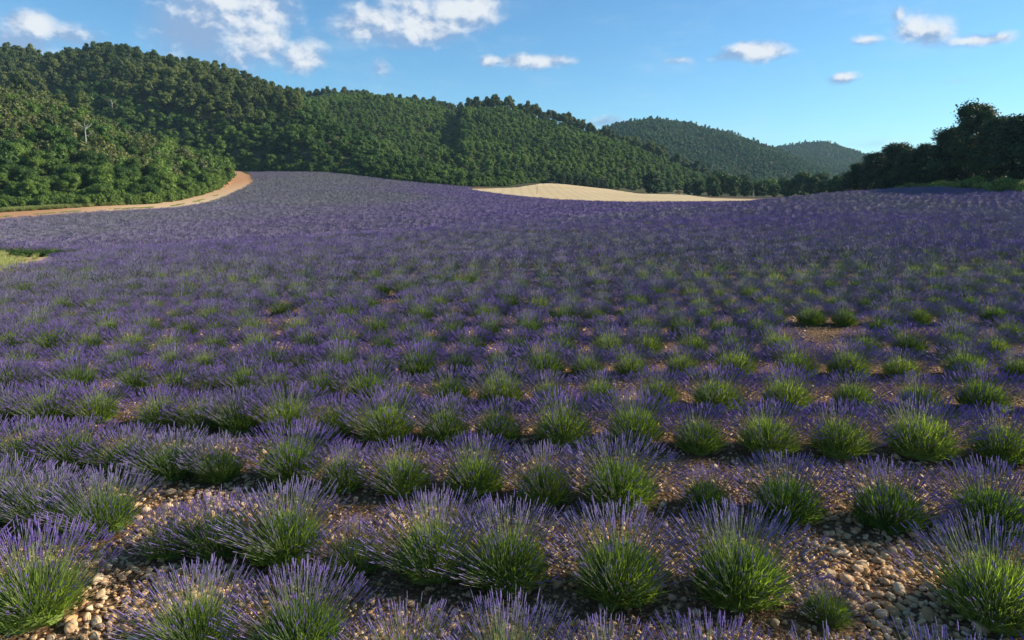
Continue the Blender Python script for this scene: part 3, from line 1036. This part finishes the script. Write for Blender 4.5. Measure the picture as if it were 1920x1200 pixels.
M_STRAW = leaf_mat('dry_straw', (0.16, 0.11, 0.055), (0.42, 0.32, 0.18), 0.1, 0.3)
LIT = [litter_mesh(k) for k in range(4)]
nl = 2600
d_ = 3.2 + 14 * RNG.random(nl) ** 1.2; lx = RNG.uniform(-.95, .95, nl) * (d_ + 1)
scatter('dry_litter', np.stack([lx, d_, terrain(lx, d_) + .012], 1), RNG.random(nl) * 6.283, RNG.uniform(.7, 1.4, nl), RNG.integers(0, 4, nl), LIT, RNG.random(nl),
        parent=ground, kind='stuff')

# ------------------------------------------------------------------ trees
def crown_geo(rng, blobs, nleaf, size, flat=.5, core=.72, m=0, rag=1.12):
    """blobs: (x,y,z,r) leaf clumps"""
    g = Geo()
    B = np.array(blobs)
    w = B[:, 3] ** 2; w = w / w.sum()
    for (x, y, z, r) in B:
        v, f = ICO1
        vv = v * (1 + rng.normal(0, .12, len(v)))[:, None] * r * core * np.array([1, 1, .85]) + np.array([x, y, z])
        g.add(vv, f, m)
    k = rng.choice(len(B), nleaf, p=w)
    d = rng.normal(size=(nleaf, 3)); d /= np.linalg.norm(d, axis=1, keepdims=True)
    d[:, 2] = np.where(d[:, 2] < -.35, -d[:, 2], d[:, 2])
    rad = .66 + (rag - .66) * rng.random(nleaf) ** 1.5
    c = B[k, :3] + d * (B[k, 3] * rad)[:, None] * np.array([1, 1, .85])
    nrm = d + rng.normal(0, flat, (nleaf, 3))
    nn, a, b = rot_to(nrm)
    s = size * rng.uniform(.6, 1.35, nleaf)
    an = rng.random(nleaf) * 6.283
    A = (a * np.cos(an)[:, None] + b * np.sin(an)[:, None]) * s[:, None]
    Bv = (-a * np.sin(an)[:, None] + b * np.cos(an)[:, None]) * (s * .62)[:, None]
    V = np.stack([c - A, c - Bv * rng.uniform(.6, 1, (nleaf, 1)), c + A, c + Bv], 1).reshape(-1, 3)
    Fc = np.arange(nleaf * 4).reshape(-1, 4)
    g.add(V, Fc, m)
    return g


def oak_blobs(rng, H, W, low=.22, n=16):
    out = []
    for k in range(n):
        t = rng.random()
        z = H * (low + (1 - low) * (t ** .8))
        prof = math.sin(math.pi * min(1, max(0.12, (z / H - low * .5) / (1 - low * .5))) ** .9) ** .55
        a = rng.random() * 6.283
        rr = W * prof * math.sqrt(rng.random()) * .72
        r = W * rng.uniform(.26, .42)
        out.append((rr * math.cos(a), rr * math.sin(a), min(z, H - r * .8), r))
    out.append((0, 0, H * .6, W * .5))
    out.append((0, 0, H * .82, W * .36))
    return out


def pine_blobs(rng, H, W, n=13):
    out = []
    for k in range(n):
        z = H * rng.uniform(.48, .92)
        t = (z / H - .48) / .44
        prof = (1 - t * .6)
        a = rng.random() * 6.283; rr = W * prof * math.sqrt(rng.random()) * .85
        r = W * rng.uniform(.24, .38)
        out.append((rr * math.cos(a), rr * math.sin(a), z, r))
    out.append((0, 0, H * .9, W * .34))
    return out


def wood_geo(rng, blobs, H, r0, lean=.03, limbs=6):
    g = Geo()
    B = sorted(blobs, key=lambda b_: -b_[3])
    top = H * .8
    px = rng.normal(0, lean * H, 2)
    pts_ = [np.array([0, 0, -.4]), np.array([0, 0, .25]), np.array([px[0] * .3, px[1] * .3, H * .25]), np.array([px[0] * .6, px[1] * .4, H * .5]), np.array([px[0] * .5, px[1] * .7, top])]
    V, Fc = tube(pts_, [r0 * 1.5, r0 * 1.1, r0 * .85, r0 * .6, r0 * .12], 7); g.add(V, Fc)
    for b_ in B[:limbs]:
        p0 = pts_[2] * (1 - .5) + pts_[3] * .5 if b_[2] > H * .5 else pts_[2]
        p1 = np.array(b_[:3]); mid_ = (p0 + p1) / 2 + np.array([0, 0, -.06 * H])
        V, Fc = tube([p0, mid_, p1], [r0 * .45, r0 * .3, r0 * .08], 5); g.add(V, Fc)
    return g


def make_tree(kind, seed, H, W, nleaf, size, mat, low=.22, nb=16, r0=None, rag=1.28, br=1.0):
    rng = np.random.default_rng(seed)
    bl = pine_blobs(rng, H, W, nb) if kind == 'pine' else oak_blobs(rng, H, W, low, nb)
    bl = [(b_[0], b_[1], b_[2], b_[3] * br * rng.uniform(.75, 1.2)) for b_ in bl]
    cg = crown_geo(rng, bl, nleaf, size, rag=rag)
    wg = wood_geo(rng, bl, H, r0 or H * .022)
    return cg, wg, mat


def split(t_):
    cg, wg, mat = t_
    return cg.mesh('crown', [mat]), wg.mesh('trunk', [M_BARK], True)


def joined(t_):
    cg, wg, mat = t_
    return merge(cg, wg, 1).mesh('tree', [mat, M_BARK])


# variants (unit trees in metres)
OAK_N = [split(make_tree('oak', 400 + k, 5.6, 2.3 + .12 * k, 3400, .16, M_OAK, .10, 34)) for k in range(6)]
PINE_N = [split(make_tree('pine', 430 + k, 9.0, 2.9, 2400, .20, M_PINE, nb=18 + k)) for k in range(5)]
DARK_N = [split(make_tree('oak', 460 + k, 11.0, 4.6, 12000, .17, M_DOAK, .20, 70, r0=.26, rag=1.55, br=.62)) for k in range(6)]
_r = np.random.default_rng(477)
_bl = []
for k in range(85):
    t_ = _r.random() ** .8
    a_ = _r.random() * 6.283; rr_ = 3.6 * (1 - .5 * t_) * math.sqrt(_r.random()) * (1 + .25 * math.sin(3 * a_ + 5 * t_))
    _bl.append((rr_ * math.cos(a_), rr_ * math.sin(a_), 2.6 + 8.0 * t_, _r.uniform(.45, 1.0)))
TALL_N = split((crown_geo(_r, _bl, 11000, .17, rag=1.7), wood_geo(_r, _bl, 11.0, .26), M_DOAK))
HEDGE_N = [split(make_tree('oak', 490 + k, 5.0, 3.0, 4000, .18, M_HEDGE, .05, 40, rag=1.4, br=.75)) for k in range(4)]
OAK_F = [joined(make_tree('oak', 500 + k, 5.2, 2.1 + .12 * k, 1300, .22, M_OAK, .08, 24)) for k in range(7)]
PINE_F = [joined(make_tree('pine', 530 + k, 9.0, 3.0, 1100, .30, M_PINE, nb=20)) for k in range(5)]
SHRUB_F = [joined(make_tree('oak', 550 + k, 2.6, 1.9, 500, .22, M_SHRUB, .05, 11)) for k in range(4)]
FAR_F = [joined(make_tree('oak', 570 + k, 5.6, 3.2, 330, .55, M_FARW, .1, 12)) for k in range(5)]
FARP_F = [joined(make_tree('pine', 590 + k, 9.0, 2.7, 300, .45, M_FARW, nb=11)) for k in range(3)]


def place_tree(name, parts, x, y, label, cat='tree', group=None, s=1.0, sz=1.0, tint=.5, z=None, rz=None):
    r_ = bpy.data.objects.new(name, None); C.objects.link(r_)
    r_.empty_display_size = 1
    r_.location = (x, y, tz(x, y) if z is None else z)
    r_.rotation_euler = (0, 0, RNG.random() * 6.283 if rz is None else rz); r_.scale = (s, s, s * sz)
    tag(r_, label, cat, group)
    cr = ob('crown', parts[0], r_, kind='stuff'); cr['tint'] = float(tint)
    ob('trunk', parts[1], r_)
    return r_


def at_pix(px, Y):
    """ground position on the sight line column px at forward distance Y"""
    x = (px - 960) / F * Y * CP
    for _ in range(3):
        z = tz(x, Y)
        x = (px - 960) / F * (Y * CP + (CAM_H - z) * SP)
    return x, Y, z


# --- right-hand treeline: (px, py of top, Y, width scale)
RT = [(1606, 305, 142, 1.0), (1640, 285, 136, 1.05), (1672, 268, 130, 1.1), (1700, 278, 124, 1.0), (1735, 268, 116, 1.1), (1775, 238, 110, 1.1), (1818, 197, 104, 1.05), (1860, 218, 98, 1.15), (1905, 214, 92, 1.2), (1955, 200, 88, 1.2), (2020, 190, 84, 1.2), (2100, 200, 82, 1.2),
      (1690, 290, 150, 1.2), (1760, 275, 140, 1.2), (1850, 245, 125, 1.25), (1930, 225, 118, 1.3), (1795, 262, 128, 1.2), (1890, 240, 112, 1.2)]
for k, (px, py, Y, ws) in enumerate(RT):
    x, y, z = at_pix(px, Y)
    r_ = ray(px, py); top = CAM_H + r_[2] / r_[1] * Y
    H_ = top - z
    s = 0.5 * (H_ / 11.0) + 0.5 * ws * .95
    front = k < 12
    if px == 1818:
        s *= 1.08
        lab = 'tallest tree of the dark treeline, its ragged crown rising above the others'
    elif front and px < 1935:
        lab = 'dark tree in shade, %s from the left in the right-hand treeline' % ORD[k + 1]
    elif px > 1940:
        lab = 'dark tree of the treeline, number %s beyond the right frame edge' % ORD[k - 8]
    else:
        lab = 'dark tree in the back rank of the right-hand treeline, %s from the left' % ORD[sorted(q[0] for q in RT[12:]).index(px) + 1]
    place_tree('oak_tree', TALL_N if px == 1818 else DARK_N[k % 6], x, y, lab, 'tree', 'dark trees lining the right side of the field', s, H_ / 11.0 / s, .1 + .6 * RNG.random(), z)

# --- trees along the valley floor between the wood and the treeline
VT = [(1290, 342, 262, .85), (1308, 338, 258, .8), (1335, 330, 255, 1.1), (1352, 322, 268, 1.3), (1375, 330, 262, 1.2), (1342, 346, 240, .8), (1400, 338, 250, 1.1), (1425, 342, 246, 1.0), (1450, 346, 242, 1.0),
      (1478, 336, 235, 1.0), (1500, 324, 232, 1.3), (1522, 330, 225, 1.2), (1545, 338, 214, 1.0), (1568, 328, 205, 1.2), (1590, 322, 196, 1.2), (1440, 335, 290, 1.4), (1390, 328, 300, 1.4), (1470, 332, 300, 1.5), (1535, 325, 270, 1.5), (1615, 310, 190, 1.4), (1640, 305, 200, 1.4)]
for k, (px, py, Y, ws) in enumerate(VT):
    x, y, z = at_pix(px, Y)
    r_ = ray(px, py); top = CAM_H + r_[2] / r_[1] * Y
    H_ = max(top - z, 2.5)
    yel = px == 1440
    lab = ('yellow-green tree among the dark trees at the valley bottom' if yel else
           'dark green tree, %s from the left in the belt closing the valley' % ORD[sorted([v[0] for v in VT]).index(px) + 1])
    s = .5 * H_ / 5.0 + .5 * ws
    place_tree('oak_tree', HEDGE_N[k % 4], x, y, lab, 'tree', 'trees closing the valley floor', s, H_ / 5.0 / s, 1.0 if yel else .1 + .3 * RNG.random(), z)
x, y, z = at_pix(1219, 262)
place_tree('oak_tree', HEDGE_N[1], x, y, 'lone round dark tree standing at the back of the pale stubble field', 'tree', None, 1.7, .92, .05, z)
for k, (px, py, Y) in enumerate([(1052, 336, 287), (1066, 334, 289), (1082, 336, 291), (1098, 338, 293), (1114, 340, 296), (1128, 343, 299)]):
    x, y, z = at_pix(px, Y)
    place_tree('hedge_shrub', HEDGE_N[k % 4], x, y, 'dark hedge shrub behind the stubble field, %s from the left of six' % ORD[k + 1], 'shrub', 'dark hedge along the top of the stubble field', .95, .95, .05, z)

# --- sunlit scrub on the bank below the right-hand trees
M_BANKL = leaf_mat('bank_leaves', (0.075, 0.135, 0.025), (0.26, 0.28, 0.07), 0.35, 0.4)  # leaf colour brightened so the scrub looks sunlit
BANK = [split(make_tree('oak', 610 + k, 1.3, 1.2, 1400, .07, M_BANKL, .02, 14, r0=.03)) for k in range(3)]
bk = [(1610, 133), (1632, 128), (1655, 124), (1680, 120), (1708, 115), (1732, 111), (1757, 108), (1784, 104), (1812, 99), (1846, 95), (1880, 91), (1915, 88), (1668, 126), (1640, 122), (1720, 118), (1770, 110), (1830, 100), (1900, 93)]
for k, (px, Y) in enumerate(bk):
    Y -= 11
    x, y, z = at_pix(px, Y)
    place_tree('scrub_bush', BANK[k % 3], x, y, 'low sunlit scrub bush under the right-hand trees, %s from the left' % ORD[sorted([q[0] for q in bk]).index(px) + 1], 'bush', 'low scrub on the bank below the trees', RNG.uniform(1.1, 1.7), RNG.uniform(.6, .9), RNG.uniform(.2, 1), z)

# --- woods on the hills: candidate positions on each hill face
def hill_points(i, spacing, umin, umax, tmax=1.12, seed=1):
    cu, cY, cz, fu, fY = HL[i]
    rng = np.random.default_rng(seed)
    y0, y1 = fY.min() - 2, cY.max() * 1.1
    xa, xb = min(umin * y0, umin * y1), max(umax * y0, umax * y1)
    nx, ny = int((xb - xa) / spacing), int((y1 - y0) / spacing)
    gx, gy = np.meshgrid(np.arange(nx), np.arange(ny))
    X = xa + (gx + .5 * (gy % 2) + rng.uniform(-.42, .42, gx.shape)) * spacing
    Y = y0 + (gy + rng.uniform(-.42, .42, gx.shape)) * spacing
    X, Y = X.ravel(), Y.ravel()
    u = X / Y
    k = (u > umin) & (u < umax)
    X, Y = X[k], Y[k]
    zb = z_base(X, Y)
    zh, t_ = z_hill(i, X, Y, zb)
    zt = terrain(X, Y)
    k = (t_ > -0.0) & (t_ < tmax) & (zh > zt - 1.0) & (zh > -500)
    return X[k], Y[k], zt[k], t_[k]


UMIN, UMAX = -.95, .95
forest = []        # X,Y,Z,idx,scale,tint
cand = []          # individual candidates
# hill 0: near spur : oaks at the foot, brown scrub above, pines at the crest
X, Y, Z, T = hill_points(0, 2.8, UMIN, -.30, seed=11)
for x, y, z, t_ in zip(X, Y, Z, T):
    u = x / y
    nse = float(fbm(np.array([x / 25]), np.array([y / 25]), 3)[0])
    scrub = sm(.08, .24, t_ + nse * .6) * sm(-.40, -.48, u)
    r = RNG.random()
    if t_ > .86 and r < .16 and u < -.6:
        forest.append((x, y, z, 'P', RNG.uniform(.7, 1.1), RNG.uniform(.2, .8), u, t_, 0))
    elif RNG.random() < scrub * .93:
        if RNG.random() < .45:
            forest.append((x, y, z, 'S', RNG.uniform(.8, 1.7), RNG.uniform(0, 1), u, t_, 0))
        elif r < .75:
            forest.append((x, y, z, 'O', RNG.uniform(.4, .8), RNG.uniform(.2, .8), u, t_, 0))
    else:
        forest.append((x, y, z, 'O', RNG.uniform(.45, 1.15), np.clip(.5 + nse * 1.8 + RNG.normal(0, .28), 0, 1), u, t_, 0))
# hill 1: main hill : pines high, oaks low
X, Y, Z, T = hill_points(1, 3.6, UMIN, .06, seed=12)
for x, y, z, t_ in zip(X, Y, Z, T):
    u = x / y
    nse = float(fbm(np.array([x / 40]), np.array([y / 40]), 3)[0])
    pine = sm(.30, .55, t_ + nse * .9)
    if u < -.3 and RNG.random() < pine:
        forest.append((x, y, z, 'P', RNG.uniform(.55, .98), np.clip(.55 + nse * 1.5 + RNG.normal(0, .2), 0, 1), u, t_, 1))
    else:
        forest.append((x, y, z, 'O', RNG.uniform(.42, 1.0), np.clip(.42 + nse * 1.9 + RNG.normal(0, .26), 0, 1), u, t_, 1))
for hi, sp_, a0, a1, sd_ in ((2, 3.6, -.40, .14, 13), (3, 3.3, -.16, .34, 14)):
    X, Y, Z, T = hill_points(hi, sp_, a0, a1, tmax=1.1, seed=sd_)
    for x, y, z, t_ in zip(X, Y, Z, T):
        u = x / y
        nse = float(fbm(np.array([x / 40]), np.array([y / 40]), 3)[0])
        if t_ > .93 and RNG.random() < .55:
            forest.append((x, y, z, 'P', RNG.uniform(.6, 1.1), RNG.uniform(0, .5), u, t_, hi))
        else:
            forest.append((x, y, z, 'O', RNG.uniform(.42, .78), np.clip(.52 + nse * 1.6 + RNG.normal(0, .18), 0, 1), u, t_, hi))
# understory closing the wood edges down to the ground
for hi, (u0, u1), n_u in ((0, (-.78, -.41), 900), (1, (-.41, .05), 700)):
    _, _, _, fu, fY = HL[hi]
    for k in range(n_u):
        u = RNG.uniform(u0, u1); Y = np.interp(u, fu, fY) + RNG.uniform(-3.2 if hi == 0 else -1.5, 4)
        if inpoly(np.array([u * Y]), np.array([Y]), POLY_TRACK)[0] or inpoly(np.array([u * Y]), np.array([Y]), POLY_WHEAT)[0]:
            continue
        forest.append((u * Y, Y, tz(u * Y, Y), 'O', RNG.uniform(.22, .45), RNG.uniform(.2, .9), u, .5, hi))
print('forest', len(forest))
# which ones show largest: crest pines and the edge trees
def showsize(f):
    return f[4] * (9 if f[3] == 'P' else 5) / f[1]


crest_p = [i for i, f in enumerate(forest) if f[3] == 'P' and .93 < f[7] < 1.03 and abs(f[6]) < .76]
edge0 = sorted([i for i, f in enumerate(forest) if f[8] == 0 and f[7] < .045 and f[3] == 'O' and -.76 < f[6]], key=lambda i: forest[i][6])
low0 = sorted([i for i, f in enumerate(forest) if f[8] == 0 and .045 <= f[7] < .30 and f[3] == 'O' and -.76 < f[6]], key=lambda i: forest[i][1])
edge1 = sorted([i for i, f in enumerate(forest) if f[8] == 1 and f[7] < .06 and f[3] == 'O' and -.40 < f[6]], key=lambda i: forest[i][6])
print('crest', len(crest_p), 'edge0', len(edge0), 'low0', len(low0), 'edge1', len(edge1))
taken = {}
crest_p = sorted(crest_p, key=lambda i: forest[i][1])[:95]
for h_ in range(4):
    hname = ('crest of the near left spur', 'skyline of the big left hill', 'skyline of the middle hill', 'skyline ridge above the stubble field')[h_]
    for k, i in enumerate(sorted([q for q in crest_p if forest[q][8] == h_], key=lambda q: forest[q][6])):
        taken[i] = ('pine_tree', 'round-topped pine on the %s, %s from the left' % (hname, ORD[k + 1]), 'pine', 'pines on the hill crests')
edge0 = edge0[:70]
for k, i in enumerate(edge0):
    taken[i] = ('oak_tree', 'leafy green oak beside the dirt track, %s from the left at the wood edge' % ORD[k + 1], 'oak', 'oaks at the wood edge along the track')
seen = {}
for i in low0:
    k = min(range(len(edge0)), key=lambda q: abs(forest[edge0[q]][6] - forest[i][6]))
    if seen.get(k, 0) >= 5 or sum(seen.values()) >= 100:
        continue
    seen[k] = seen.get(k, 0) + 1
    w_ = ('just', 'two trees', 'three trees', 'four trees', 'five trees')[seen[k] - 1]
    taken[i] = ('oak_tree', 'rounded oak on the spur %s behind the %s oak of the track-side row' % (w_, ORD[k + 1]), 'oak', 'oaks low on the near spur')
for k, i in enumerate(edge1[:60]):
    taken[i] = ('oak_tree', 'green oak at the hill foot behind the lavender, %s from the left' % ORD[k + 1], 'oak', 'oaks along the far edge of the lavender')
cnt = 0
for i, (nm, lab, cat, grp) in taken.items():
    x, y, z, kd, s, ti, u, t_, h_ = forest[i]
    parts = PINE_N[i % 5] if kd == 'P' else OAK_N[i % 6]
    place_tree(nm, parts, x, y, lab, cat, grp, s * (.87 if kd == 'O' else 1), RNG.uniform(.88, 1.12), ti, z - .15)
    cnt += 1
print('individual hill trees', cnt)
FP, FI, FS, FT = [], [], [], []
for i, f in enumerate(forest):
    if i in taken:
        continue
    FP.append((f[0], f[1], f[2] - .15)); FT.append(f[5])
    FI.append({'O': int(RNG.integers(0, 7)), 'P': 7 + int(RNG.integers(0, 5)), 'S': 12 + int(RNG.integers(0, 4))}[f[3]])
    FS.append((f[4], f[4], f[4] * RNG.uniform(.85, 1.15)))
scatter('forest', FP, RNG.random(len(FP)) * 6.283, FS, FI, OAK_F + PINE_F + SHRUB_F, np.array(FT), kind='stuff',
        label='dense mixed wood of oak and pine covering the hillsides', category='forest')
# far hills
FP, FI, FS, FT = [], [], [], []
for hi, sp_, a0, a1, sd_ in ((4, 5.2, .0, .56, 15), (5, 7.5, .22, .95, 16)):
    X, Y, Z, T = hill_points(hi, sp_, a0, a1, tmax=1.05, seed=sd_)
    nse = fbm(X / 90, Y / 90, 3)
    for x, y, z, q in zip(X, Y, Z, nse):
        FP.append((x, y, z - .3)); p_ = RNG.random() < .15
        FI.append(5 + int(RNG.integers(0, 3)) if p_ else int(RNG.integers(0, 5)))
        s = RNG.uniform(.5, .95) * (1 if hi == 4 else 1.3); FS.append((s, s, s)); FT.append(np.clip(.45 + q * 1.8, 0, 1))
# valley floor woods between
for k in range(900):
    Y = RNG.uniform(300, 900); u = RNG.uniform(.2, .95)
    x = u * Y
    if Y < 420 and u < .33:
        continue
    FP.append((x, Y, tz(x, Y) - .3)); FI.append(int(RNG.integers(0, 5))); s = RNG.uniform(.8, 1.3); FS.append((s, s, s)); FT.append(RNG.uniform(.1, .7))
for k in range(200):  # unseen trees added beyond the right frame edge to shade the treeline
    Y = RNG.uniform(70, 300); x = .75 * Y + 34 + RNG.uniform(0, 75)
    FP.append((x, Y, tz(x, Y) - .3)); FI.append(int(RNG.integers(0, 5))); s = RNG.uniform(1.5, 2.3); FS.append((s, s, s)); FT.append(RNG.uniform(.1, .7))
print('far trees', len(FP))
scatter('far_forest', FP, RNG.random(len(FP)) * 6.283, FS, FI, FAR_F + FARP_F, np.array(FT), kind='stuff',
        label='bluish green woods on the two distant hills', category='forest')


# ------------------------------------------------------------------ dead trees, rock, posts
def dead_tree(px, py, H_, label):
    x, y = hit(px, py, y0=60)
    rng = np.random.default_rng(int(px))
    g = Geo()
    V, Fc = tube([(0, 0, -.3), (.05, 0, H_ * .4), (.2, .05, H_ * .75), (.15, 0, H_)], [.2, .15, .09, .02], 6); g.add(V, Fc)
    for k in range(9):
        z0 = H_ * rng.uniform(.3, .85); a = rng.random() * 6.283; L = H_ * rng.uniform(.15, .35)
        p1 = np.array([math.cos(a) * L * .6, math.sin(a) * L * .6, z0 + L * .35]); p2 = np.array([math.cos(a) * L, math.sin(a) * L, z0 + L * .8])
        V, Fc = tube([(.05, 0, z0), p1, p2], [.07, .045, .015], 4); g.add(V, Fc)
    o_ = ob('dead_tree', g.mesh('dead_tree', [M_DEAD], True)); o_.location = (x, y, tz(x, y))
    tag(o_, label, 'tree')


dead_tree(163, 285, 7.0, 'bare bleached dead tree rising from the oaks on the left spur')
dead_tree(212, 222, 8.0, 'bare grey dead tree on the crest of the left spur')
x, y = hit(25, 226, y0=60)
v, f = ICO2
v = v * (1 + np.random.default_rng(5).normal(0, .1, len(v)))[:, None] * np.array([1.8, 1.4, 1.2])
o_ = ob('boulder', mesh_np('boulder', v, [f], [M_ROCK])); o_.location = (x, y, tz(x, y) + 1.2)
tag(o_, 'pale boulder showing among the brown scrub on the left spur', 'rock')


def post(px, Y, H_, label):
    x, y, z = at_pix(px, Y)
    g = Geo()
    V, Fc = tube([(0, 0, -.2), (0, 0, H_ * .5), (.03, 0, H_)], [.09, .085, .07], 8); g.add(V, Fc)
    g.add(V[-8:] + np.array([0, 0, .002]), np.array([[0, 1, 2, 3], [0, 3, 4, 7], [4, 5, 6, 7]]))
    o_ = ob('wooden_post', g.mesh('wooden_post', [M_POST])); o_.location = (x, y, z)
    tag(o_, label, 'post')


post(1412, 175, 2.6, 'thin pale post at the right end of the pale strip, before dark trees')
post(1007, 200, 2.4, 'thin post standing in the left part of the stubble field')


# ------------------------------------------------------------------ small shrubs and grass
def tuft_mesh(seed, n, L, w, spread, mat):
    rng = np.random.default_rng(seed)
    ph = rng.random(n) * 6.283; th = spread * np.sqrt(rng.random(n))
    d = np.stack([np.sin(th) * np.cos(ph), np.sin(th) * np.sin(ph), np.cos(th)], 1)
    root = np.stack([np.cos(ph), np.sin(ph), ph * 0], 1) * (rng.random(n) * L * .25)[:, None]
    V, Fc = blades(rng, root, d, rng.uniform(.5, 1.1, n) * L, np.full(n, w), np.full(n, -.1))
    return mesh_np('tuft', V, [Fc], [mat])


TUFT = [tuft_mesh(700 + k, 90, .5, .012, .7, M_GRASS) for k in range(4)]
# grass on the verge at the left edge, along the track and under the right-hand trees
GP = []
vp = np.array(POLY_VERGE)
vx = RNG.uniform(vp[:, 0].min(), vp[:, 0].max(), 5000); vy = RNG.uniform(vp[:, 1].min(), vp[:, 1].max(), 5000)
zz = terrain(vx, vy)
for x, y, z in zip(vx, vy, zz):
    q = project((x, y, z))
    if inpoly(np.array([x]), np.array([y]), POLY_VERGE)[0] and q and RNG.random() < (1.0 if q[0] < 28 else (.25 if q[0] < 70 else .05)):
        GP.append((x, y, z, RNG.uniform(.5, .95), RNG.uniform(.8, 1)))
scatter('verge_grass', [g[:3] for g in GP], RNG.random(len(GP)) * 6.283, np.array([g[3] for g in GP]), RNG.integers(0, 4, len(GP)), TUFT, np.array([g[4] for g in GP]),
        kind='stuff', label='pale green grass on the sandy verge at the left edge', category='grass')
GP = []
up = np.array([hit(*q) for q in TRK_UP[:9]])
for k in range(1400):
    j = RNG.integers(0, 3); t_ = RNG.random()
    pq = up[j] * (1 - t_) + up[j + 1] * t_
    x, y = pq + np.array([RNG.normal(0, .6), abs(RNG.normal(0, 1.8))])
    GP.append((x, y, tz(x, y), RNG.uniform(1.0, 2.2), RNG.uniform(.1, .8)))
lo_ = np.array([hit(*q) for q in TRK_LO[:11]])
for k in range(900):
    j = RNG.integers(0, 8); t_ = RNG.random()
    a_ = lo_[j] * (1 - t_) + lo_[j + 1] * t_
    if RNG.random() < .55:           # field-side margin
        x, y = a_ + RNG.normal(0, .5, 2)
    else:                            # strip between the ruts
        jj = np.argmin(np.hypot(*(up - a_).T)); x, y = (a_ + up[jj]) / 2 + RNG.normal(0, .3, 2)
    GP.append((x, y, tz(x, y), RNG.uniform(.4, .9), RNG.uniform(.5, 1)))
for k in range(2600):
    px = RNG.uniform(1590, 2000); Y = np.interp(px, [1590, 2000], [124, 72]) + RNG.uniform(-6, 12)
    x, y, z = at_pix(px, Y)
    GP.append((x, y, z, RNG.uniform(1.0, 2.0), RNG.uniform(.0, .8)))
scatter('rough_grass', [g[:3] for g in GP], RNG.random(len(GP)) * 6.283, np.array([g[3] for g in GP]), RNG.integers(0, 4, len(GP)), TUFT, np.array([g[4] for g in GP]),
        kind='stuff', label='rough grass along the track and under the right-hand trees', category='grass')
# dark unflowered shrubs behind the verge
SH = [split(make_tree('oak', 640 + k, .55, .75, 1500, .035, M_OAK, .02, 14, r0=.02)) for k in range(2)]
for k, px in enumerate((30, 52, 74, 96, 116, 136)):
    x, y = hit(px, 482 - k * .2, y0=20)
    place_tree('low_shrub', SH[k % 2], x, y, 'low dark shrub in the line behind the sandy verge, %s from the left' % ORD[k + 1], 'shrub', 'dark shrubs behind the sandy verge', 1.0, .8, .1)
DRY = split(make_tree('oak', 660, 1.2, .9, 500, .05, M_DRY, .05, 9, r0=.03))
x, y, z = at_pix(1592, 119)
place_tree('dry_bush', DRY, x, y, 'small dry brown bush between the lavender and the right-hand bank', 'bush', None, 1.2, 1, .5, z)
x, y, z = at_pix(1272, 250)
place_tree('dry_bush', DRY, x, y, 'small brown heap of dry brush at the right tip of the stubble field', 'bush', None, 1.8, .8, .6, z)

# ------------------------------------------------------------------ haze
hx = 5400.0
v = np.array([[a * hx, b_, c] for a in (-1, 1) for b_ in (-16, 3010) for c in (-60, 190)], float)
Fh = np.array([[0, 1, 3, 2], [4, 6, 7, 5], [0, 4, 5, 1], [2, 3, 7, 6], [0, 2, 6, 4], [1, 5, 7, 3]])
M_HAZE = bpy.data.materials.new('haze'); M_HAZE.use_nodes = True
t = M_HAZE.node_tree; t.nodes.clear()
o = N(t, 'ShaderNodeOutputMaterial'); p = N(t, 'ShaderNodeVolumePrincipled')
p.inputs['Color'].default_value = (0.50, 0.76, 1.0, 1)
p.inputs['Density'].default_value = 0.00012
t.links.new(p.outputs[0], o.inputs['Volume'])
zlo = float(ZZ.min()) - 1.0
v[:, 2] = np.where(v[:, 2] < 0, zlo, float(ZZ.max()) + 14)
ob('haze', mesh_np('haze', v, [Fh], [M_HAZE]), kind='stuff')
print('z range', ZZ.min(), ZZ.max())
